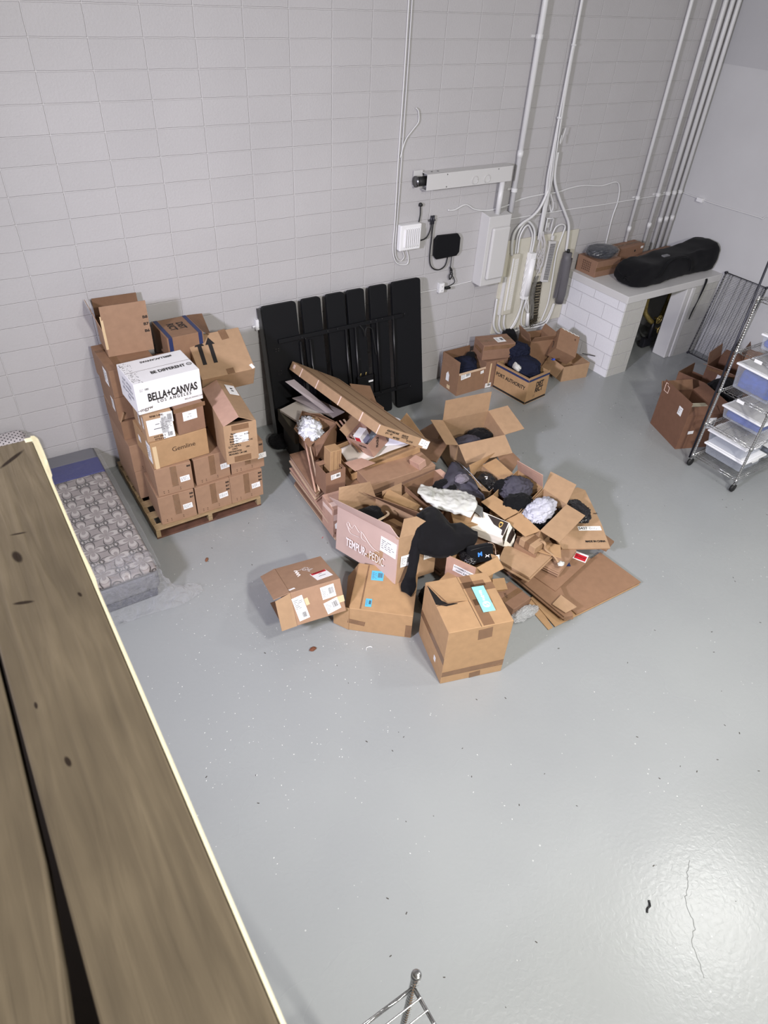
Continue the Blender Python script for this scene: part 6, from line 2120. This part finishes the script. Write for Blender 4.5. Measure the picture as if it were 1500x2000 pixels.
c = carton('low open tan carton in front of the enclosure wall', (5.69, -.70, 0), -8.4, sz, K_TAN, flaps={'L': (.17, -55), 'F': (.0201, -80), 'B': (.06, 100, K_BROWN)})
sz = (.30, .33, .21)
c = carton('brown carton with a curved dark mark tipped into the low open one', (5.62, -.55, .30), -36, sz, K_BROWN, tx=32, ty=22)
f = frame(*sz, 'L')
M = fr_mat(f, .1, .0)
G().tube([M @ p for p in catmull([(-.05, -.02, 0), (-.02, .005, 0), (.03, .01, 0), (.06, -.01, 0)], 5)], .004, 5).make('curved_mark', INK, c)
text(c, frame(*sz, 'T'), .3, .25, .05, '8', INKB)
g = G()
M = fr_mat(frame(*sz, 'T'), .0, .49)
g.tube([M @ V((x * .02 - .13, .006 * math.sin(x * 2.2), .0)) for x in range(14)], .006, 6)
g.make('torn_tape', MAILER, c)
o = G().box((-.03, -.012, 0), (.03, .012, .03), Matrix.Translation((5.33, -.72, .30)) @ Matrix.Rotation(1.1, 4, 'X') @ Matrix.Rotation(1.2, 4, 'Y')).make('blue_pouch', mat('blue_plastic', srgb(50, 80, 175), rough=.3), bevel=.004)
setp(o, 'small blue and white plastic packet between the navy clothes and the tipped carton', 'packet')
c = carton('brown carton against the wall behind the tipped one', (5.40, -.30, 0), -12, (.34, .30, .44), K_BROWN, flaps={'F': (.10, 60), 'R': (.10, 70), 'L': (.12, 75)})
o = G().tube([(5.90, -.72, .26), (6.07, -.80, .22)], .006, 6).make('black_stick', RUBBER)
setp(o, 'thin black stick leaning on the enclosure wall beside the low carton', 'stick')

# ================================================================== right side: cartons by the wire shelf
sz = (.42, .575, .44)
c = carton('big dark brown carton with a tall raised side, left of the wire shelf', (5.815, -2.468, 0), -20.8, sz, K_RED_SHADED, flaps={'L': (.16, 93), 'B': (.12, 60, K_DARK), 'F': (.12, 160, K_RED_SHADED), 'R': (.16, 30, K_RED_SHADED)})
f = frame(*sz, 'L')
ship_label(c, f, .24, .46, .075, .10, 0, 131, 0)
M = fr_mat(f, -.36, .70)
g = G()
for a, b in (((-.04, -.05), (.04, -.05)), ((.04, -.05), (.04, .02)), ((-.04, -.05), (-.04, .05)), ((-.04, .05), (0, .05)), ((.0, .03), (.04, .02))):
    g.tube([M @ V((a[0], a[1], .001)), M @ V((b[0], b[1], .001))], .003, 5)
g.make('paper_outline', TAPEP, c)
f = frame(*sz, 'F')
ship_label(c, f, -.22, .0, .07, .04, 4, 132, 2)
ship_label(c, f, .32, .25, .09, .14, 0, 133, 1)
o = slab('printed cream paper sheet lying in the big dark brown carton', [(5.72, -2.62, .40), (5.98, -2.72, .40), (6.06, -2.56, .42), (5.80, -2.44, .42)], .004, mat('cream_paper', srgb(190, 182, 160), rough=.6), 'paper_sheet', 'paper')
g = G()
M = Matrix.Translation(V((5.86, -2.60, .412)) - o.location) @ Matrix.Rotation(-.3, 4, 'Z')
bars_geo(g, M, 0, 0, .18, .10, 5, random.Random(5), 0, True)
g.make('printing', INK, o)
c = carton('small open brown carton with a printed pinkish side, behind the big dark brown one', (6.55, -2.05, 0), 8.7, (.42, .36, .33), K_RED_SHADED, flaps={'L': (.12, 92, K_RED_SHADED), 'B': (.12, 90, K_DARK), 'F': (.10, 60, K_RED_SHADED)})
sheet(c, frame(.42, .36, .33, 'F'), -.3, .30, .10, .05, PAPER)
c = carton('open brown carton with shiny tape beside the leaning wire panel', (6.95, -2.15, .0), 13, (.42, .38, .50), K_RED_SHADED, flaps={'F': (.02, 80), 'B': (.16, 80, K_RED), 'L': (.22, 25, K_RED), 'R': (.14, 20)}, tape=[('L', 0, .43, .36, .035), ('F', 0, .43, .4, .035)])
ship_label(c, frame(.42, .38, .50, 'L'), .10, .25, .14, .11, -4, 135, 2)
c = carton('brown carton with a bent flap behind the wire shelf, by the right wall', (7.45, -2.30, .0), 20, (.42, .40, .50), K_RED_SHADED, flaps={'L': (.20, 85, K_RED), 'B': (.14, 70), 'F': (.1, 40)})
o = crumple('black_bag', (6.45, -2.45, .26), (.30, .22, .27), BLACKFAB, seed=141, amp=.2)
setp(o, 'black soft bag heaped between the cartons behind the shelf post', 'bag')
slab('flat brown carton piece lying behind the wire shelf', [(5.95, -2.55, .30), (6.6, -2.75, .30), (6.6, -2.95, .28), (5.95, -2.80, .28)], .02, K_RED_SHADED)

# leaning dark wire shelf panel
wp = empty('spare_rack', (7.9, -1.40, 0), (0, 0, 0), 'dark wire shelf panel leaning upright against the right wall', 'wire panel')
a = V((7.78, -1.09, .03))
U = V((0, -1, 0)) * .61
Wv = V((.19, -.01, 1.14))
g = G()


def wpt(u, v, off=0):
    return a + U * u + Wv * v + V((-1, 0, .1)) * off


for u in (0, 1):
    for off in (0, .025):
        g.tube([wpt(u, 0, off), wpt(u, 1, off)], .004, 6)
for v in (0, 1):
    for off in (0, .025):
        g.tube([wpt(0, v, off), wpt(1, v, off)], .004, 6)
for u in (0, 1):
    g.tube([wpt(u, i / 30, .025 if i % 2 else 0) for i in range(31)], .0022, 5)
for i in range(1, 58):
    g.tube([wpt(0, i / 58, .003), wpt(1, i / 58, .003)], .0019, 4, False)
for u in (.10, .17, .38, .52, .66, .80, .93):
    g.tube([wpt(u, 0, .006), wpt(u, 1, .006)], .0032, 5, False)
g.make('wire_grid', DARKWIRE, wp, True, True)
for u in (0, 1):
    for v in (0, 1):
        p = wpt(u, v, .012)
        G().tube([p + V((-.015, 0, 0)), p + V((.018, 0, 0))], .017, 10).make('corner_collar', DARKWIRE, wp, True, True)

# ================================================================== rolling wire shelf with bins
ws = empty('wire_shelf_unit', (5.98, -3.23, 0), (0, 0, 0), 'tall chrome rolling wire shelf unit at the right frame edge', 'shelf')
SX0, SX1, SY0, SY1 = 5.40, 6.60, -3.50, -2.95
for (x, y) in ((SX0, SY1), (SX0, SY0), (SX1, SY1), (SX1, SY0)):
    g = G()
    post_geo(g, x, y, .10, 1.95)
    g.make('post', CHROME, ws, True, True)
    k = G().box((x - .018, y - .012, .055), (x + .018, y + .012, .10)).make('caster_fork', CHROME, ws, world=True, bevel=.003)
    G().tube([(x, y - .014, .045), (x, y + .014, .045)], .045, 18).make('wheel', RUBBER, k, True, True)
ZS = (.15, .555, .965, 1.40, 1.93)
for z in ZS:
    g = G()
    wire_shelf_geo(g, SX0 + .012, SY0 + .012, SX1 - .012, SY1 - .012, z, 'y', .026, .002)
    g.make('wire_shelf', CHROME, ws, True, True)
    for (x, y) in ((SX0, SY1), (SX0, SY0)):
        G().tube([(x, y, z - .035), (x, y, z + .008)], [.019, .016], 12).make('sleeve', CHROME, ws, True, True)
k = G().tube([(5.44, -2.90, .06), (5.47, -2.875, 1.2), (5.56, -2.82, 2.45)], .011, 10).make('dark_pole', DARKWIRE, None, True)
setp(k, 'long dark metal pole leaning beside the front post of the wire shelf', 'pole')


def storage_bin(label, x, y, z, w, d, h, rz=0, lid=BINLID, fill=0.0, fm=None, flabel=None):
    t = empty('storage_bin', (x, y, z), (0, 0, R(rz)), label, 'storage bin', None)
    g = G()
    ti = .02
    bw, bd = w - .03, d - .03
    lo = [V((sx * (bw / 2 - ti), sy * (bd / 2 - ti), 0)) for sx, sy in ((-1, -1), (1, -1), (1, 1), (-1, 1))]
    hi = [V((sx * bw / 2, sy * bd / 2, h - .012)) for sx, sy in ((-1, -1), (1, -1), (1, 1), (-1, 1))]
    g.add(lo + hi, [(0, 3, 2, 1), (0, 1, 5, 4), (1, 2, 6, 5), (2, 3, 7, 6), (3, 0, 4, 7)])
    o = g.make('tub', BINP, t, bevel=.012, segs=3)
    G().box((-w / 2, -d / 2, h - .022), (w / 2, d / 2, h)).make('lid_rim', BINLID, t, bevel=.008, segs=3)
    G().box((-w / 2 + .03, -d / 2 + .03, h - .001), (w / 2 - .03, d / 2 - .03, h + .006)).make('lid_panel', lid, t, bevel=.003)
    for sy in (-1, 1):
        G().box((-.05, sy * d / 2 - .008, h - .035), (.05, sy * d / 2 + .008, h - .005)).make('latch', BINLID, t, bevel=.003)
    if fill:
        k = crumple('folded_clothes', (x, y, z + .012 + fill / 2), (bw / 2 - .03, bd / 2 - .03, fill / 2 * 1.0), fm or BLUEFAB, seed=int(z * 100), amp=.06, flat=-.98, cube=.8)
        k.location = (0, 0, 0)
        setp(k, flabel, 'clothing')
    return t


storage_bin('lower of the two stacked clear bins with white rims on the bottom shelf', 5.70, -3.215, .158, .42, .50, .135, 0, BINLID)
storage_bin('upper of the two stacked clear bins with white rims on the bottom shelf', 5.70, -3.185, .301, .42, .48, .145, 0, BINLIDC)
storage_bin('clear bin with a white lid and dark contents at the right on the bottom shelf', 6.20, -3.22, .158, .42, .46, .17, 0, BINLID, .12, NAVYFAB, 'dark navy clothes in the right bin on the bottom shelf')
storage_bin('clear bin with a grey-white lid and blue clothes on the second shelf', 5.86, -3.18, .563, .50, .50, .145, -2, BINLIDC, .10, BLUEFAB, 'folded blue clothes in the bin on the second shelf')
storage_bin('deep clear bin full of blue clothes on the third shelf', 5.80, -3.20, .973, .62, .48, .27, -3, BINLIDC, .21, BLUEFAB, 'blue clothes filling the deep bin on the third shelf')
storage_bin('clear bin with a white lid and blue contents on the fourth shelf', 5.92, -3.22, 1.408, .62, .45, .16, 4, BINLIDC, .11, BLUEFAB, 'blue contents of the bin on the fourth shelf')
o = crumple('black_case', (5.80, -3.23, 1.80), (.36, .24, .11), BLACKFAB, seed=151, amp=.08, flat=-.7)
setp(o, 'black soft case under the top shelf of the wire unit', 'case')
for z, x in ((1.375, 5.42), (.93, 5.42)):
    o = G().box((5.388, -3.24, z - .005), (5.392, -3.16, z + .028)).make('shelf_tag', PAPER)
    setp(o, 'small white tag on the edge of the %s shelf' % ('fourth' if z > 1 else 'third'), 'tag')
